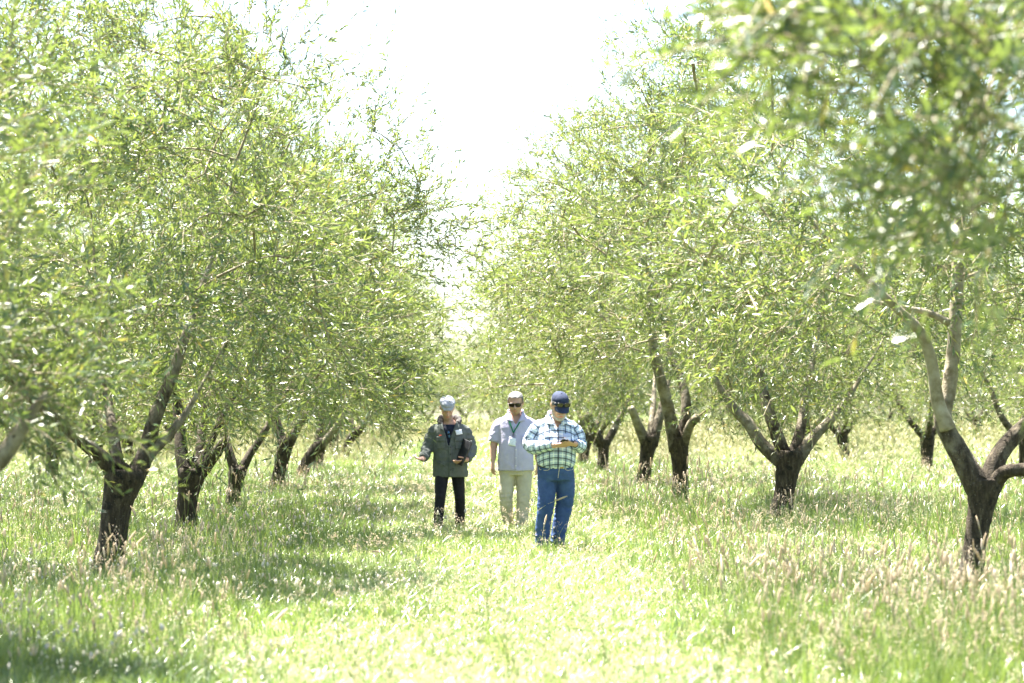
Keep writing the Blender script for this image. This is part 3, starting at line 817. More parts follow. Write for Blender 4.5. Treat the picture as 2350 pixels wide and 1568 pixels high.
M_DARKHAIR = cloth_mat('short_dark_hair', (0.03, 0.022, 0.016), (0.06, 0.045, 0.034), .7, .6, 90)
M_EYE = plain('eye_white', (0.62, 0.58, 0.54), .2)
M_IRIS = plain('dark_iris', (0.02, 0.014, 0.01), .15)
M_BUTTON = plain('shell_button', (0.62, 0.60, 0.58), .3)
M_DBUTTON = plain('dark_button', (0.03, 0.03, 0.03), .35)
M_ORANGE = plain('orange_thread', (0.75, 0.09, 0.03), .7)
M_SCREEN = plain('phone_glass', (0.05, 0.07, 0.05), .08, .8)
M_CREAMTHREAD = plain('cream_thread', (0.55, 0.50, 0.38), .8)

def badge_mat(lines):
    """white card with rows of small grey printing (too small to read in the photograph)"""
    t = NT('printed_card'); s = t.n('SeparateXYZ', ins={0: t.attr('cl', 'Vector')})
    u, v = s.outputs[0], s.outputs[1]
    row = t.math('LESS_THAN', t.math('ABSOLUTE', t.math('SUBTRACT', t.math('FRACT', t.math('MULTIPLY', v, lines)), .5)), .17)
    word = t.math('GREATER_THAN', t.n('TexNoise', ins={'Vector': t.n('CombineXYZ', ins={0: t.math('MULTIPLY', u, 9.0), 1: t.math('FLOOR', t.math('MULTIPLY', v, lines)), 2: 3.0}).outputs[0], 'Scale': 1.7, 'Detail': 0}).outputs['Fac'], .44)
    edge = t.math('MULTIPLY', t.math('LESS_THAN', t.math('ABSOLUTE', t.math('SUBTRACT', u, .5)), .38), t.math('LESS_THAN', t.math('ABSOLUTE', t.math('SUBTRACT', v, .45)), .36))
    f = t.math('MULTIPLY', t.math('MULTIPLY', row, word), t.math('MULTIPLY', edge, .55))
    return t.done(t.pbsdf(t.mix(f, (0.74, 0.76, 0.78), (0.25, 0.32, 0.48)), .45, .4))
M_CARD = badge_mat(6.0)

def plaid_mat():
    t = NT('plaid_cotton'); s = t.n('SeparateXYZ', ins={0: t.attr('cl', 'Vector')})
    u, v = s.outputs[0], s.outputs[1]
    def stripe(c, period, off, width):
        d = t.math('ABSOLUTE', t.math('SUBTRACT', t.math('FRACT', t.math('ADD', t.math('DIVIDE', c, period), off)), .5))
        return t.math('LESS_THAN', d, width / period / 2)
    base = t.mix(t.noise(6, 3, t.obj()), (0.39, 0.46, 0.64), (0.45, 0.52, 0.70))
    c = base
    for ax, per in ((u, .080), (v, .076)):
        c = t.mix(t.math('MULTIPLY', stripe(ax, per, .0, .050), .16), c, (0.42, 0.55, 0.60))     # soft green broad band
        c = t.mix(t.math('MULTIPLY', stripe(ax, per, .5, .012), .75), c, (0.78, 0.84, 0.84))    # white line between
        c = t.mix(t.math('MULTIPLY', stripe(ax, per, .22, .007), .45), c, (0.12, 0.16, 0.22))     # thin companion
    for ax, per in ((u, .080), (v, .076)):
        c = t.mix(t.math('MULTIPLY', stripe(ax, per, .0,   .0145), .80), c, (0.022, 0.030, 0.062))
    h = t.math('ADD', t.noise(16, 4, t.obj()), t.math('MULTIPLY', t.noise(800, 1, t.obj()), .08))
    return t.done(t.pbsdf(c, .85, .2, t.bump(h, .3, .02)))
M_PLAID = plaid_mat()

def body(root, M, parts, lips=True, stubble=0.0, wide=1.0, jowl=0.0):
    me = fuse('body', head_parts(M, wide, jowl) + parts, .0065, 3)
    P = co_of(me); inv = np.array(M.inverted()); H = P @ inv[:3, :3].T + inv[:3, 3]
    lip = np.exp(-((H[:, 0] / .024) ** 4 + ((H[:, 2] + .067) / .010) ** 4)) * (H[:, 1] < -.07)
    st = stubble * smooth(-.035, -.06, H[:, 2]) * (H[:, 1] < .0) * (np.abs(H[:, 0]) < .085) * (H[:, 2] > -.15) * (1 - lip)
    set_attr(me, 'lip', lip); set_attr(me, 'stubble', st); me.materials.append(M_SKIN)
    link('body', me, root)
    for s in (-1, 1):
        for nm, c, r, m in (('eye', (s * .031, -.080, .010), (.0135, .013, .009), M_EYE), ('iris', (s * .031, -.0915, .009), (.0055, .003, .0055), M_IRIS)):
            g = Geo(); g.add(*xf(M, ball(c, r, 12, 8)))
            o = link(nm, g.mesh(nm, m), root if nm == 'eye' else last)
            last = o
    return me

HS = 1.10      # the three men have broad heads
def head_matrix(pos, tilt, yaw, roll=0.0):
    return Matrix.Translation(Vector(pos)) @ Euler((tilt, roll, yaw), 'XYZ').to_matrix().to_4x4() @ Matrix.Scale(HS, 4)

def simple(name, parts, mat, root, sm=True):
    g = Geo()
    for p in parts: g.add(*p[:3])
    return link(name, g.mesh(name, mat, sm), root)

def sunglasses(M, label, lens_mat=None, size=1.0, group='sunglasses'):
    """frame, two lenses, two temples; M puts the bridge of the glasses"""
    lens_mat = lens_mat or M_LENS
    root = empty('sunglasses', M.translation); tag(root, label, 'sunglasses')
    R = Matrix.Translation(-M.translation) @ M
    k = size
    def rim(s, inner):
        a = np.linspace(0, 2 * np.pi, 22, endpoint=False)
        x = s * (.034 + np.sign(np.cos(a)) * np.abs(np.cos(a)) ** .6 * .027); z = -.004 + np.sign(np.sin(a)) * np.abs(np.sin(a)) ** .7 * .0185 * (1 - .12 * np.cos(a))
        return np.stack([x * k, .10 * (x * k) ** 2 * 14 * k, z * k], -1)
    fr = []
    for s in (-1, 1):
        C = rim(s, 0); fr.append(limb(np.vstack([C, C[:1]]), np.full(23, .0032 * k), 6, 46)[:3])
    fr.append(limb([V3(-.008 * k, 0, .004 * k), V3(0, -.003 * k, .006 * k), V3(.008 * k, 0, .004 * k)], [.003 * k] * 3, 6, 6))
    simple('frame', [xf(R, p) for p in fr], M_BLACK, root)
    for s in (-1, 1):
        C = rim(s, 0); n = len(C); c = C.mean(0) + V3(0, -.004, 0)
        v = np.vstack([C, c, C + V3(0, .0022, 0), c + V3(0, .0022, 0)])
        tf = [[n, i, (i + 1) % n] for i in range(n)] + [[2 * n + 1, n + 1 + (i + 1) % n, n + 1 + i] for i in range(n)]
        g = Geo(); g.add(xf(R, (v,))[0], None, tf); link('lens', g.mesh('lens', lens_mat), root)
        simple('temple', [xf(R, limb([V3(s * .061 * k, .012, .008), V3(s * .074 * k, .03, .009), V3(s * .078 * k, .085, .006), V3(s * .078 * k, .105, -.012)], [.0042, .0038, .003, .002], 6, 12))], M_BLACK, root)
    return root

def to_world(obj_root, man_root):
    """a top-level thing worn or held: bring it from the man's own space to where he stands"""
    bpy.context.view_layer.update()
    obj_root.matrix_world = man_root.matrix_basis @ obj_root.matrix_basis

def shoe(root, ankle, toe_dir, mat, lift=0.0, pitch=0.0, L=.29):
    """shoe with its sole as sub-part"""
    M = Matrix.Translation(Vector(ankle)) @ Matrix.Rotation(math.atan2(toe_dir[0], -toe_dir[1]), 4, 'Z') @ Matrix.Rotation(pitch, 4, 'X')
    up = fuse('shoe', [xf(M, limb([V3(0, .075, -.045), V3(0, .02, -.04), V3(0, -.06, -.05), V3(0, -.13, -.06), V3(0, -.185, -.068)], [.036, .042, .044, .045, .030], 16, 20, ref=V3(1, 0, 0), R2=[.036, .045, .036, .026, .017])),
                       xf(M, limb([V3(0, .03, -.04), V3(0, .035, .03)], [.048, .045], 14, 6))], .008, 2)
    up.materials.append(mat); o = link('shoe', up, root)
    sole = [xf(M, (lambda p: (p[0] * V3(1, 1, .35) + V3(0, 0, -.055), p[1], p[2]))(limb([V3(0, .10, -.06), V3(0, .03, -.06), V3(0, -.06, -.06), V3(0, -.14, -.06), V3(0, -.20, -.06)], [.03, .042, .044, .047, .025], 16, 16, ref=V3(1, 0, 0), R2=[.03, .034, .034, .034, .025])))]
    simple('sole', sole, M_SOLE, o)

def legs(name, pelvis, legsP, mat, root, wr=.010, seed=1, voxel=.011):
    parts = [stack(pelvis, 32, 16, 2.3)] + [limb(P, R, 24, 30, ref=V3(1, 0, 0), R2=R2) for P, R, R2 in legsP]
    me = fuse(name, parts, voxel, 5)
    zk = np.mean([P[len(P) // 2][2] for P, _, _ in legsP])
    wrinkle(me, wr * .62, (6, 6, 19), seed, lambda P: .25 + .9 * np.exp(-((P[:, 2] - zk) / .13) ** 2) + 1.1 * smooth(.32, .12, P[:, 2]) + .7 * np.exp(-((P[:, 2] - .85) / .09) ** 2))
    me.materials.append(mat)
    link(name, me, root); return me

# ---- the man in the green jacket -------------------------------------------
def man_at(px, Y, label):
    b = at(px, 1200, Y)
    r = empty('person', (b.x, b.y, float(ground_z(b.x, b.y)))); tag(r, label, 'person', 'three men walking along the grass aisle'); return r

m1 = man_at(1031.5, 31.2, 'man in grey green canvas jacket and grey flat cap, one palm held out')
H1 = head_matrix((-.030, -.09, 1.655), .56, .06)
arm1 = [V3(-.19, .02, 1.425), V3(-.285, .0, 1.15), V3(-.325, -.20, 1.02)]
arm1b = [V3(.19, .02, 1.42), V3(.275, .04, 1.13), V3(.225, -.17, 1.00)]
hd = hand_parts(arm1[2] + V3(-.012, -.045, -.012), V3(-.62, -.72, -.02), V3(.15, -.35, .92), -1, (.18, .25, .2), 3.5, 1.0, thumb_close=.05)
hd2 = hand_parts(arm1b[2] + V3(-.015, -.04, -.012), V3(-.86, -.35, -.28), V3(-.10, .40, .80), -1, (.30, .4, .35), 2.0, 1.05, thumb_close=.35)
torso1 = [(.86, 0, .0, .12, .08), (.95, 0, 0, .165, .115), (1.2, 0, 0, .165, .12), (1.36, 0, .0, .165, .11), (1.44, 0, .01, .11, .08), (1.50, 0, .01, .06, .06)]
neck = lambda x, y0, z0, z1, H: limb([V3(x, y0, z0), V3((x + H.translation.x) / 2, (y0 + H.translation.y + .04) / 2, (z0 + z1) / 2), np.array(H.translation) + V3(0, .035, -.05)], [.066, .060, .058], 18, 10)
b1 = [stack(torso1, 28, 20), neck(0, .02, 1.40, 1.56, H1)] + hd + hd2 + [limb([V3(-.15, .02, 1.40)] + arm1[1:] + [arm1[2] + V3(-.012, -.045, -.012)], [.045, .042, .032, .028], 14), limb([V3(.15, .02, 1.40)] + arm1b[1:] + [arm1b[2] + V3(-.015, -.04, -.012)], [.045, .042, .032, .028], 14),
    limb([V3(-.085, 0, .92), V3(-.120, -.12, .47), V3(-.147, -.13, .10)], [.075, .05, .038], 14), limb([V3(.09, 0, .92), V3(.13, .05, .47), V3(.135, .17, .12)], [.075, .05, .038], 14)]
body(m1, H1, b1, stubble=.6)
simple('undershirt', [stack([(r[0], r[1], r[2] - .004, r[3] * 1.04 + .006, r[4] * 1.04 + .008) for r in torso1[1:5]] , 32, 24)], M_NAVY, m1)
p = legs('trousers', [(.80, .01, 0, .165, .115), (.90, .01, 0, .172, .122), (1.0, .01, 0, .165, .115)],
     [([V3(-.085, 0, .90), V3(-.108, -.07, .66), V3(-.124, -.13, .45), V3(-.138, -.12, .28), V3(-.146, -.13, .08)], [.094, .083, .066, .066, .060], [.098, .088, .070, .070, .062]),
      ([V3(.095, 0, .90), V3(.118, .03, .66), V3(.136, .05, .45), V3(.136, .11, .28), V3(.134, .17, .10)], [.094, .080, .066, .064, .060], [.098, .086, .070, .068, .062])], M_BLACKP, m1, .010, 3)
shoe(m1, (-.147, -.14, .085), (-.15, -1), M_SHOED); shoe(m1, (.134, .17, .105), (.12, -1), M_SHOED, pitch=.2)
jp = [stack([(.765, .012, 0, .222, .150), (.80, .012, 0, .226, .155), (.95, .01, -.005, .222, .160), (1.10, .005, -.008, .212, .158), (1.25, 0, -.005, .212, .155), (1.36, 0, 0, .215, .145), (1.43, 0, .008, .185, .115), (1.475, 0, .012, .12, .092), (1.50, 0, .015, .085, .080)], 44, 40),
      limb([V3(-.10, .015, 1.405), V3(-.180, .018, 1.365)] + [V3(-.234, .015, 1.28), V3(-.283, .0, 1.145), V3(-.315, -.10, 1.065), V3(-.330, -.215, 1.010)], [.058, .080, .082, .077, .068, .056], 22),
      limb([V3(.10, .015, 1.40), V3(.178, .022, 1.36), V3(.230, .03, 1.28), V3(.272, .04, 1.14), V3(.262, -.06, 1.055), V3(.232, -.155, 1.005)], [.058, .080, .082, .077, .068, .056], 22)]
jk = fuse('jacket', jp, .0105, 4)
wrinkle(jk, .015, (8, 8, 13), 5, lambda P: .35 + .9 * (np.abs(P[:, 0]) > .235) + .4 * np.exp(-((P[:, 2] - .93) / .08) ** 2))
bj0 = bvh_of(jk)
vx = lambda z: np.interp(z, [1.16, 1.30, 1.42, 1.50], [.0, .030, .075, .095])
cut(jk, lambda C: (C[:, 1] < -.015) & (C[:, 2] > 1.15) & (np.abs(C[:, 0] + .012) < vx(C[:, 2])) & (C[:, 2] < 1.56) | (C[:, 2] > 1.492), .010)
jk.materials.append(M_JACKET); link('jacket', jk, m1)
hood = fuse('hood', [limb([V3(-.080, -.100, 1.385), V3(-.118, -.035, 1.475), V3(-.105, .06, 1.515), V3(0, .115, 1.52), V3(.105, .06, 1.515), V3(.118, -.035, 1.475), V3(.075, -.100, 1.385)], [.020, .036, .046, .05, .046, .036, .020], 16, 40),
                     limb([V3(-.06, .12, 1.50), V3(0, .135, 1.44), V3(.06, .12, 1.50)], [.04, .055, .04], 14)], .009, 3)
wrinkle(hood, .012, (14, 14, 14), 8); hood.materials.append(M_LINING); link('hood', hood, m1)
for s in (-1, 1):     # collar flaps
    patch('collar', bj0, [(s * .055 - .01, 1.345), (s * .125, 1.385), (s * .135, 1.465), (s * .098, 1.47)][:: s], 6, 6, .014, .006, M_JACKET, m1)
patch('placket', bj0, [(-.008, .768), (.034, .768), (.026, 1.165), (-.014, 1.165)], 3, 24, .008, .005, M_JACKET, m1)
for z in (.86, .96, 1.06, 1.15):
    patch('button', bj0, [(.006, z - .008), (.022, z - .008), (.022, z + .008), (.006, z + .008)], 2, 2, .016, .003, M_DBUTTON, m1)
for s, x0, x1 in ((-1, -.165, -.055), (1, .065, .17)):
    pk = patch('chest_pocket', bj0, [(x0 + .004, 1.125), (x1 - .004, 1.125), (x1 - .004, 1.245), (x0 + .004, 1.245)], 8, 8, .006, .004, M_JACKET, m1)
    patch('pocket_flap', bj0, [(x0, 1.235 - .012), (x1, 1.235 - .012), (x1, 1.285), (x0, 1.285)], 8, 5, .013, .005, M_JACKET, pk)
patch('logo_tab', bj0, [(-.135, 1.293), (-.098, 1.300), (-.097, 1.308), (-.134, 1.302)], 3, 1, .012, .002, M_ORANGE, m1)
tag(patch('name_sticker', bj0, [(.088, 1.306), (.168, 1.318), (.152, 1.378), (.070, 1.366)], 6, 6, .020, .001, M_CARD, m1), 'white paper name sticker with a few printed lines')
for s, q in ((-1, [(-.19, .985), (-.19, .965), (-.06, .905), (-.06, .925)]), (1, [(.07, .925), (.07, .905), (.20, .965), (.20, .985)])):
    patch('pocket_welt', bj0, [q[1], q[2], q[3], q[0]] if s < 0 else [q[1], q[2], q[3], q[0]], 10, 2, .006, .005, M_JACKET, m1)
cf = [limb([arm1[2] + V3(.002, .006, .006), arm1[2] + V3(-.014, -.034, -.008)], [.058, .052], 18, 5), limb([arm1b[2] + V3(.008, .02, .006), arm1b[2] + V3(-.006, -.010, -.004)], [.058, .053], 18, 5)]
for c_ in cf: simple('cuff', [c_], M_JACKET, m1)
# flat cap: rounded crown sloping into a short stitched peak
cap = fuse('flat_cap', [xf(H1, stack([(.040, 0, .014, .080, .104), (.058, 0, .006, .089, .116), (.085, 0, -.006, .092, .116), (.108, 0, -.006, .082, .100), (.124, 0, .004, .058, .070), (.130, 0, .01, .02, .025)], 32, 24, 2.2)),
                        xf(H1, limb([V3(0, -.02, .072), V3(0, -.085, .066), V3(0, -.135, .044)], [.085, .080, .050], 20, 12, ref=V3(1, 0, 0), R2=[.022, .020, .008]))], .006, 4)
wrinkle(cap, .003, (16, 16, 16), 2); cap.materials.append(M_FLATCAP); co = link('flat_cap', cap, m1)
g_ = []
for s in (-1, 1): g_.append(xf(H1, limb([V3(s * .078, .01, .02), V3(s * .079, .03, -.01)], [.008, .006], 8, 6)))
simple('hair', g_ + [xf(H1, stack([(-.03, 0, .035, .066, .068), (.0, 0, .03, .074, .075), (.05, 0, .02, .077, .088)], 24, 10))], M_DARKHAIR, m1)
sg1 = sunglasses(Matrix.Translation(V3(-.006, -.150, 1.315)) @ Matrix.Rotation(math.radians(78), 4, 'Y') @ Matrix.Rotation(math.radians(8), 4, 'X'), 'sunglasses with blue mirror lenses hung in the neck of the navy shirt', M_BLENS, .8)
to_world(sg1, m1)

# black zipped folder under his arm
fo = empty('folder', (.165, -.195, 1.085)); tag(fo, 'black leather zip folder clamped under the arm of the man in the green jacket', 'folder')
FM = Matrix.Rotation(math.radians(24), 4, 'Y') @ Matrix.Rotation(math.radians(-58), 4, 'Z')
def slab(w, d, h, r=.012, z=0.0):
    return stack([(-h / 2 + z, 0, 0, w / 2 - r, d / 2 - r * .4), (-h / 2 + r * .5 + z, 0, 0, w / 2, d / 2), (h / 2 - r * .5 + z, 0, 0, w / 2, d / 2), (h / 2 + z, 0, 0, w / 2 - r, d / 2 - r * .4)], 36, 12, 7.0)
simple('cover', [xf(FM, slab(.25, .022, .30))], M_BLEATHER, fo)
simple('zip', [xf(FM, limb([V3(-.122, -.002, -.13), V3(-.125, -.002, 0), V3(-.122, -.002, .135), V3(-.10, -.002, .152), V3(0, -.002, .154), V3(.11, -.002, .152)], [.004] * 6, 6, 40))], M_DBUTTON, fo)
simple('paper_stack', [xf(FM, slab(.235, .010, .285, .004, -.004))], plain('paper', (.62, .62, .6), .8), fo)
simple('zip_pull', [xf(FM, limb([V3(.10, -.01, .155), V3(.112, -.014, .172), V3(.118, -.016, .178)], [.004, .005, .003], 8, 8))], plain('nickel', (.5, .5, .5), .25, .5, Metallic=.9), fo)
to_world(fo, m1)

# ---- the man with the lanyard ----------------------------------------------
m2 = man_at(1183, 30.5, 'grey haired man in a lilac short sleeved shirt with green lanyard and khaki trousers')
H2 = head_matrix((.0, -.075, 1.692), .36, -.12)
a2 = [V3(-.20, .02, 1.47), V3(-.262, .02, 1.20), V3(-.285, -.03, .965)]
a2b = [V3(.20, .02, 1.47), V3(.265, .03, 1.20), V3(.285, .0, .965)]
t2 = [(.88, 0, -.01, .13, .09), (.98, 0, -.02, .19, .155), (1.15, 0, -.02, .19, .155), (1.32, 0, -.005, .175, .13), (1.43, 0, .005, .155, .105), (1.50, 0, .012, .11, .085), (1.54, 0, .012, .07, .07)]
b2 = [stack(t2, 28, 22), neck(0, .02, 1.46, 1.62, H2)]
for A, th in ((a2, 1), (a2b, -1)):
    b2 += [limb([A[0] * V3(.75, 1, 1) - V3(0, 0, .05)] + A[1:], [.045, .050, .034], 14)]
    b2 += hand_parts(A[2] + V3(0, -.008, -.02), V3(.03 * -th, -.10, -.99), V3(.9 * th, .42, 0), th if False else -th, (.35, .45, .4), 1.6, 1.05)
b2 += [limb([V3(-.085, 0, .93), V3(-.12, -.06, .46), V3(-.075, .12, .13)], [.08, .055, .04], 14), limb([V3(.09, 0, .93), V3(.10, -.05, .47), V3(.07, -.04, .10)], [.08, .055, .04], 14)]
body(m2, H2, b2, stubble=.25, wide=1.10, jowl=.10)
legs('trousers', [(.78, 0, -.005, .185, .140), (.90, 0, -.01, .200, .150), (1.05, 0, -.01, .19, .145)],
     [([V3(-.093, 0, .90), V3(-.112, -.03, .68), V3(-.122, -.065, .47), V3(-.105, .02, .30), V3(-.078, .12, .15)], [.112, .100, .083, .078, .070], [.12, .105, .088, .082, .075]),
      ([V3(.098, 0, .90), V3(.105, -.03, .68), V3(.098, -.055, .47), V3(.085, -.05, .28), V3(.072, -.04, .06)], [.112, .100, .084, .080, .078], [.12, .105, .090, .086, .082])], M_KHAKI, m2, .012, 7)
shoe(m2, (-.075, .12, .135), (.1, -1), M_SHOE, pitch=.55); shoe(m2, (.072, -.04, .085), (.08, -1), M_SHOE)
sp = [stack([(.832, 0, -.012, .228, .165), (.86, 0, -.012, .229, .170), (1.0, 0, -.022, .222, .180), (1.15, 0, -.025, .213, .178), (1.30, 0, -.012, .210, .158), (1.42, 0, .0, .212, .140), (1.485, 0, .006, .195, .118), (1.53, 0, .006, .135, .098), (1.57, 0, .004, .096, .088)], 44, 40),
      limb([V3(-.10, .018, 1.465), V3(-.178, .02, 1.42), V3(-.228, .02, 1.34), V3(-.264, .018, 1.195)], [.058, .082, .084, .080], 22, 24), limb([V3(.10, .018, 1.465), V3(.178, .02, 1.42), V3(.228, .022, 1.34), V3(.266, .025, 1.195)], [.058, .082, .084, .080], 22, 24)]
sh = fuse('shirt', sp, .0105, 4)
wrinkle(sh, .011, (7, 7, 9), 11, lambda P: .35 + .6 * (np.abs(P[:, 0]) > .21) + .35 * smooth(1.0, .85, P[:, 2]))
bs2 = bvh_of(sh)
cut(sh, lambda C: (C[:, 2] > 1.562) | ((C[:, 1] < -.02) & (C[:, 2] > 1.42) & (np.abs(C[:, 0]) < (C[:, 2] - 1.42) * .55)), .006)
sh.materials.append(M_LILAC); link('shirt', sh, m2)
for s in (-1, 1):
    patch('collar', bs2, [(s * .028, 1.445), (s * .110, 1.465), (s * .120, 1.555), (s * .082, 1.562)][:: s], 6, 6, .012, .005, M_LILAC, m2)
simple('collar_stand', [limb([V3(-.080, -.055, 1.555), V3(-.097, .01, 1.58), V3(-.066, .078, 1.592), V3(0, .098, 1.595), V3(.066, .078, 1.592), V3(.097, .01, 1.58), V3(.080, -.055, 1.555)], [.010] * 7, 8, 40, ref=V3(1, 0, 0), R2=[.022] * 7)], M_LILAC, m2)
patch('placket', bs2, [(-.016, .834), (.016, .834), (.016, 1.40), (-.016, 1.40)], 3, 26, .004, .003, M_LILAC, m2)
for z in (.90, 1.0, 1.10, 1.20, 1.295, 1.375):
    patch('button', bs2, [(-.007, z - .007), (.007, z - .007), (.007, z + .007), (-.007, z + .007)], 2, 2, .008, .003, M_BUTTON, m2)
patch('chest_pocket', bs2, [(.075, 1.16), (.175, 1.16), (.175, 1.285), (.075, 1.285)], 8, 8, .004, .003, M_LILAC, m2)
def hair_cap(M, front, back, side, mat, root, seed, k=1.08, wide=1.0):
    P = stack([(z, x, y + .003, rx * k * wide + .004, ry * k + .004) for z, x, y, rx, ry in HEAD], 40, 44, 2.2)
    g = Geo(); g.add(*P); me = g.mesh('hair', mat)
    wrinkle(me, .007, (45, 45, 45), seed)
    def drop(C):
        lim = np.where(C[:, 1] < -.045, front + .10 * np.maximum(0, .05 - np.abs(C[:, 0])) * 0, np.where(C[:, 1] < .03, side, back))
        return C[:, 2] < lim
    cut(me, drop, .0)
    V = co_of(me); R = np.array(M.to_3x3()); me.vertices.foreach_set('co', (V @ R.T + np.array(M.translation)).astype(np.float32).ravel()); me.update()
    return link('hair', me, root)
hair_cap(H2, .082, -.055, .018, M_GREYHAIR, m2, 4, 1.075, 1.06)
sg2 = sunglasses(H2 @ Matrix.Translation(V3(0, -.109, .013)), 'black framed sunglasses on the grey haired man', M_LENS, 1.12)
to_world(sg2, m2)
# lanyard with its badge
la = empty('lanyard', (-.02, -.2, 1.25)); tag(la, 'green lanyard with a white name card on the lilac shirt', 'lanyard')
def on_shirt(bvh, x, z, off):
    h = bvh.ray_cast(Vector((x, -2, z)), Vector((0, 1, 0)))[0]
    return V3(x, (h.y if h else -.1) - off, z)
org = V3(-.02, -.2, 1.25)
for pts in ([(-.088, 1.50), (-.075, 1.44), (-.055, 1.38), (-.032, 1.315)], [(.075, 1.50), (.045, 1.44), (.005, 1.375), (-.032, 1.315)]):
    simple('strap', [limb([on_shirt(bs2, x, z, .014) - org for x, z in pts], [.0085] * 4, 8, 18, ref=V3(1, 0, 0), R2=[.0018] * 4)], M_LANYARD, la)
simple('clip', [limb([on_shirt(bs2, -.032, 1.318, .016) - org, on_shirt(bs2, -.036, 1.285, .016) - org, on_shirt(bs2, -.038, 1.262, .014) - org], [.005, .006, .004], 8, 10)], M_BLACK, la)
o = patch('name_card', bs2, [(-.098, 1.158), (-.006, 1.142), (-.002, 1.240), (-.080, 1.262)], 6, 6, .012, .001, M_CARD, la); o.location = -Vector(org)
to_world(la, m2)

# ---- the man in the plaid shirt --------------------------------------------
m3 = man_at(1276, 27.1, 'big man in pale blue plaid shirt, jeans and navy cap looking down at a phone')
H3 = head_matrix((.035, -.11, 1.640), .58, .28)
a3 = [V3(-.195, .02, 1.44), V3(-.270, .0, 1.185), V3(-.055, -.285, 1.195)]
a3b = [V3(.19, .02, 1.43), V3(.250, -.02, 1.18), V3(.205, -.27, 1.205)]
t3 = [(.94, 0, -.01, .13, .09), (1.05, 0, -.04, .185, .17), (1.2, 0, -.035, .185, .165), (1.34, 0, -.01, .175, .135), (1.42, 0, .005, .15, .10), (1.49, 0, .012, .10, .08), (1.53, 0, .012, .07, .07)]
w3, w3b = a3[2] + V3(.03, -.02, 0), a3b[2] + V3(-.012, -.04, .004)
b3 = [stack(t3, 28, 22), neck(.01, .015, 1.44, 1.58, H3), limb([V3(-.15, .02, 1.40)] + a3[1:] + [w3], [.045, .050, .034, .031], 14), limb([V3(.15, .02, 1.39)] + a3b[1:] + [w3b], [.045, .048, .034, .031], 14)]
b3 += hand_parts(w3, V3(.93, -.34, .02), V3(.05, .35, .75), -1, (.25, .5, .5), 1.6, 1.08, thumb_close=.5)
b3 += hand_parts(w3b, V3(-.70, -.62, .05), V3(-.25, .35, .75), 1, (.30, .5, .5), 1.6, 1.05, thumb_close=.5)
b3 += [limb([V3(-.09, 0, .93), V3(-.104, -.05, .68), V3(-.122, -.08, .50), V3(-.155, -.03, .10)], [.075, .06, .05, .038], 14), limb([V3(.09, 0, .93), V3(.108, .02, .68), V3(.09, .03, .50), V3(.006, .02, .10)], [.075, .06, .05, .038], 14)]
body(m3, H3, b3, wide=1.06, jowl=.08)
jn = legs('jeans', [(.80, -.005, -.01, .195, .150), (.90, -.005, -.015, .204, .162), (.985, -.005, -.012, .200, .158)],
     [([V3(-.098, 0, .88), V3(-.106, -.05, .68), V3(-.122, -.08, .50), V3(-.146, -.05, .30), V3(-.160, -.03, .055)], [.110, .104, .094, .085, .082], [.125, .108, .092, .088, .088]),
      ([V3(.092, 0, .88), V3(.108, .02, .68), V3(.090, .03, .50), V3(.042, .03, .28), V3(.006, .02, .06)], [.114, .106, .096, .086, .084], [.125, .108, .094, .088, .088])], M_JEANS, m3, .013, 9, .009)
bj = bvh_of(jn)
shoe(m3, (-.155, -.06, .085), (.05, -1), M_SHOED); shoe(m3, (.016, -.01, .085), (.55, -1), M_SHOED)
patch('fly_seam', bj, [(.012, .83), (.018, .83), (.036, .965), (.030, .965)], 1, 8, .004, .002, M_CREAMTHREAD, jn and bpy.data.objects[[o.name for o in m3.children if o.name.startswith('jeans')][0]])
for pts in ([(-.19, .945), (-.185, .925), (-.12, .915), (-.085, .925), (-.075, .955)], [(.19, .945), (.185, .925), (.13, .915), (.10, .925), (.09, .955)]):
    simple('pocket_seam', [limb([on_shirt(bj, x, z, .003) for x, z in pts], [.0028] * 5, 5, 20)], M_CREAMTHREAD, [o for o in m3.children if o.name.startswith('jeans')][0])
# belt: a band that dips under the belly
def band_ring(rings, sides, dip):
    V, q, t = stack(rings, sides, len(rings), 2.3)
    V = V.copy(); V[:, 2] += dip * np.clip(-V[:, 1] / .16, 0, 1) ** 1.5
    return V, q, t
bl = simple('belt', [band_ring([(.962, -.005, -.013, .198, .158), (.967, -.005, -.013, .207, .167), (.994, -.005, -.013, .207, .168), (1.0, -.005, -.013, .198, .158)], 56, -.028)], M_BELT, m3)
bb = bvh_of(bl.data)
patch('buckle', bb, [(.035, .936), (.078, .936), (.078, .972), (.035, .972)], 4, 3, .003, .005, M_BRASS, bl)
# plaid shirt: torso and sleeves lofted so that the check follows the cloth
def plaid_loft(name, V, q, t, u, v, root, wr, seed, sc=(10, 10, 14), drop=None):
    g = Geo(); g.add(V, q, t, cl=np.stack([u, v, u * 0], -1)); me = g.mesh(name, M_PLAID)
    wrinkle(me, wr, sc, seed)
    if drop is not None: cut(me, drop)
    return link(name, me, root), me
rg = [(.965, 0, -.02, .192, .155), (.985, 0, -.025, .206, .172), (1.02, 0, -.038, .214, .190), (1.10, 0, -.05, .220, .205), (1.20, 0, -.045, .218, .198), (1.30, 0, -.022, .214, .172), (1.39, 0, -.002, .212, .142), (1.455, 0, .006, .185, .112), (1.50, 0, .012, .120, .090), (1.535, 0, .012, .088, .082)]
nS, nR = 96, 80
V, q, t = stack(rg, nS, nR, 2.3)
V[:, 2] -= .028 * np.clip(-V[:, 1] / .16, 0, 1) ** 1.5 * smooth(1.05, .97, V[:, 2])
th = np.linspace(0, 2 * np.pi, nS, endpoint=False)
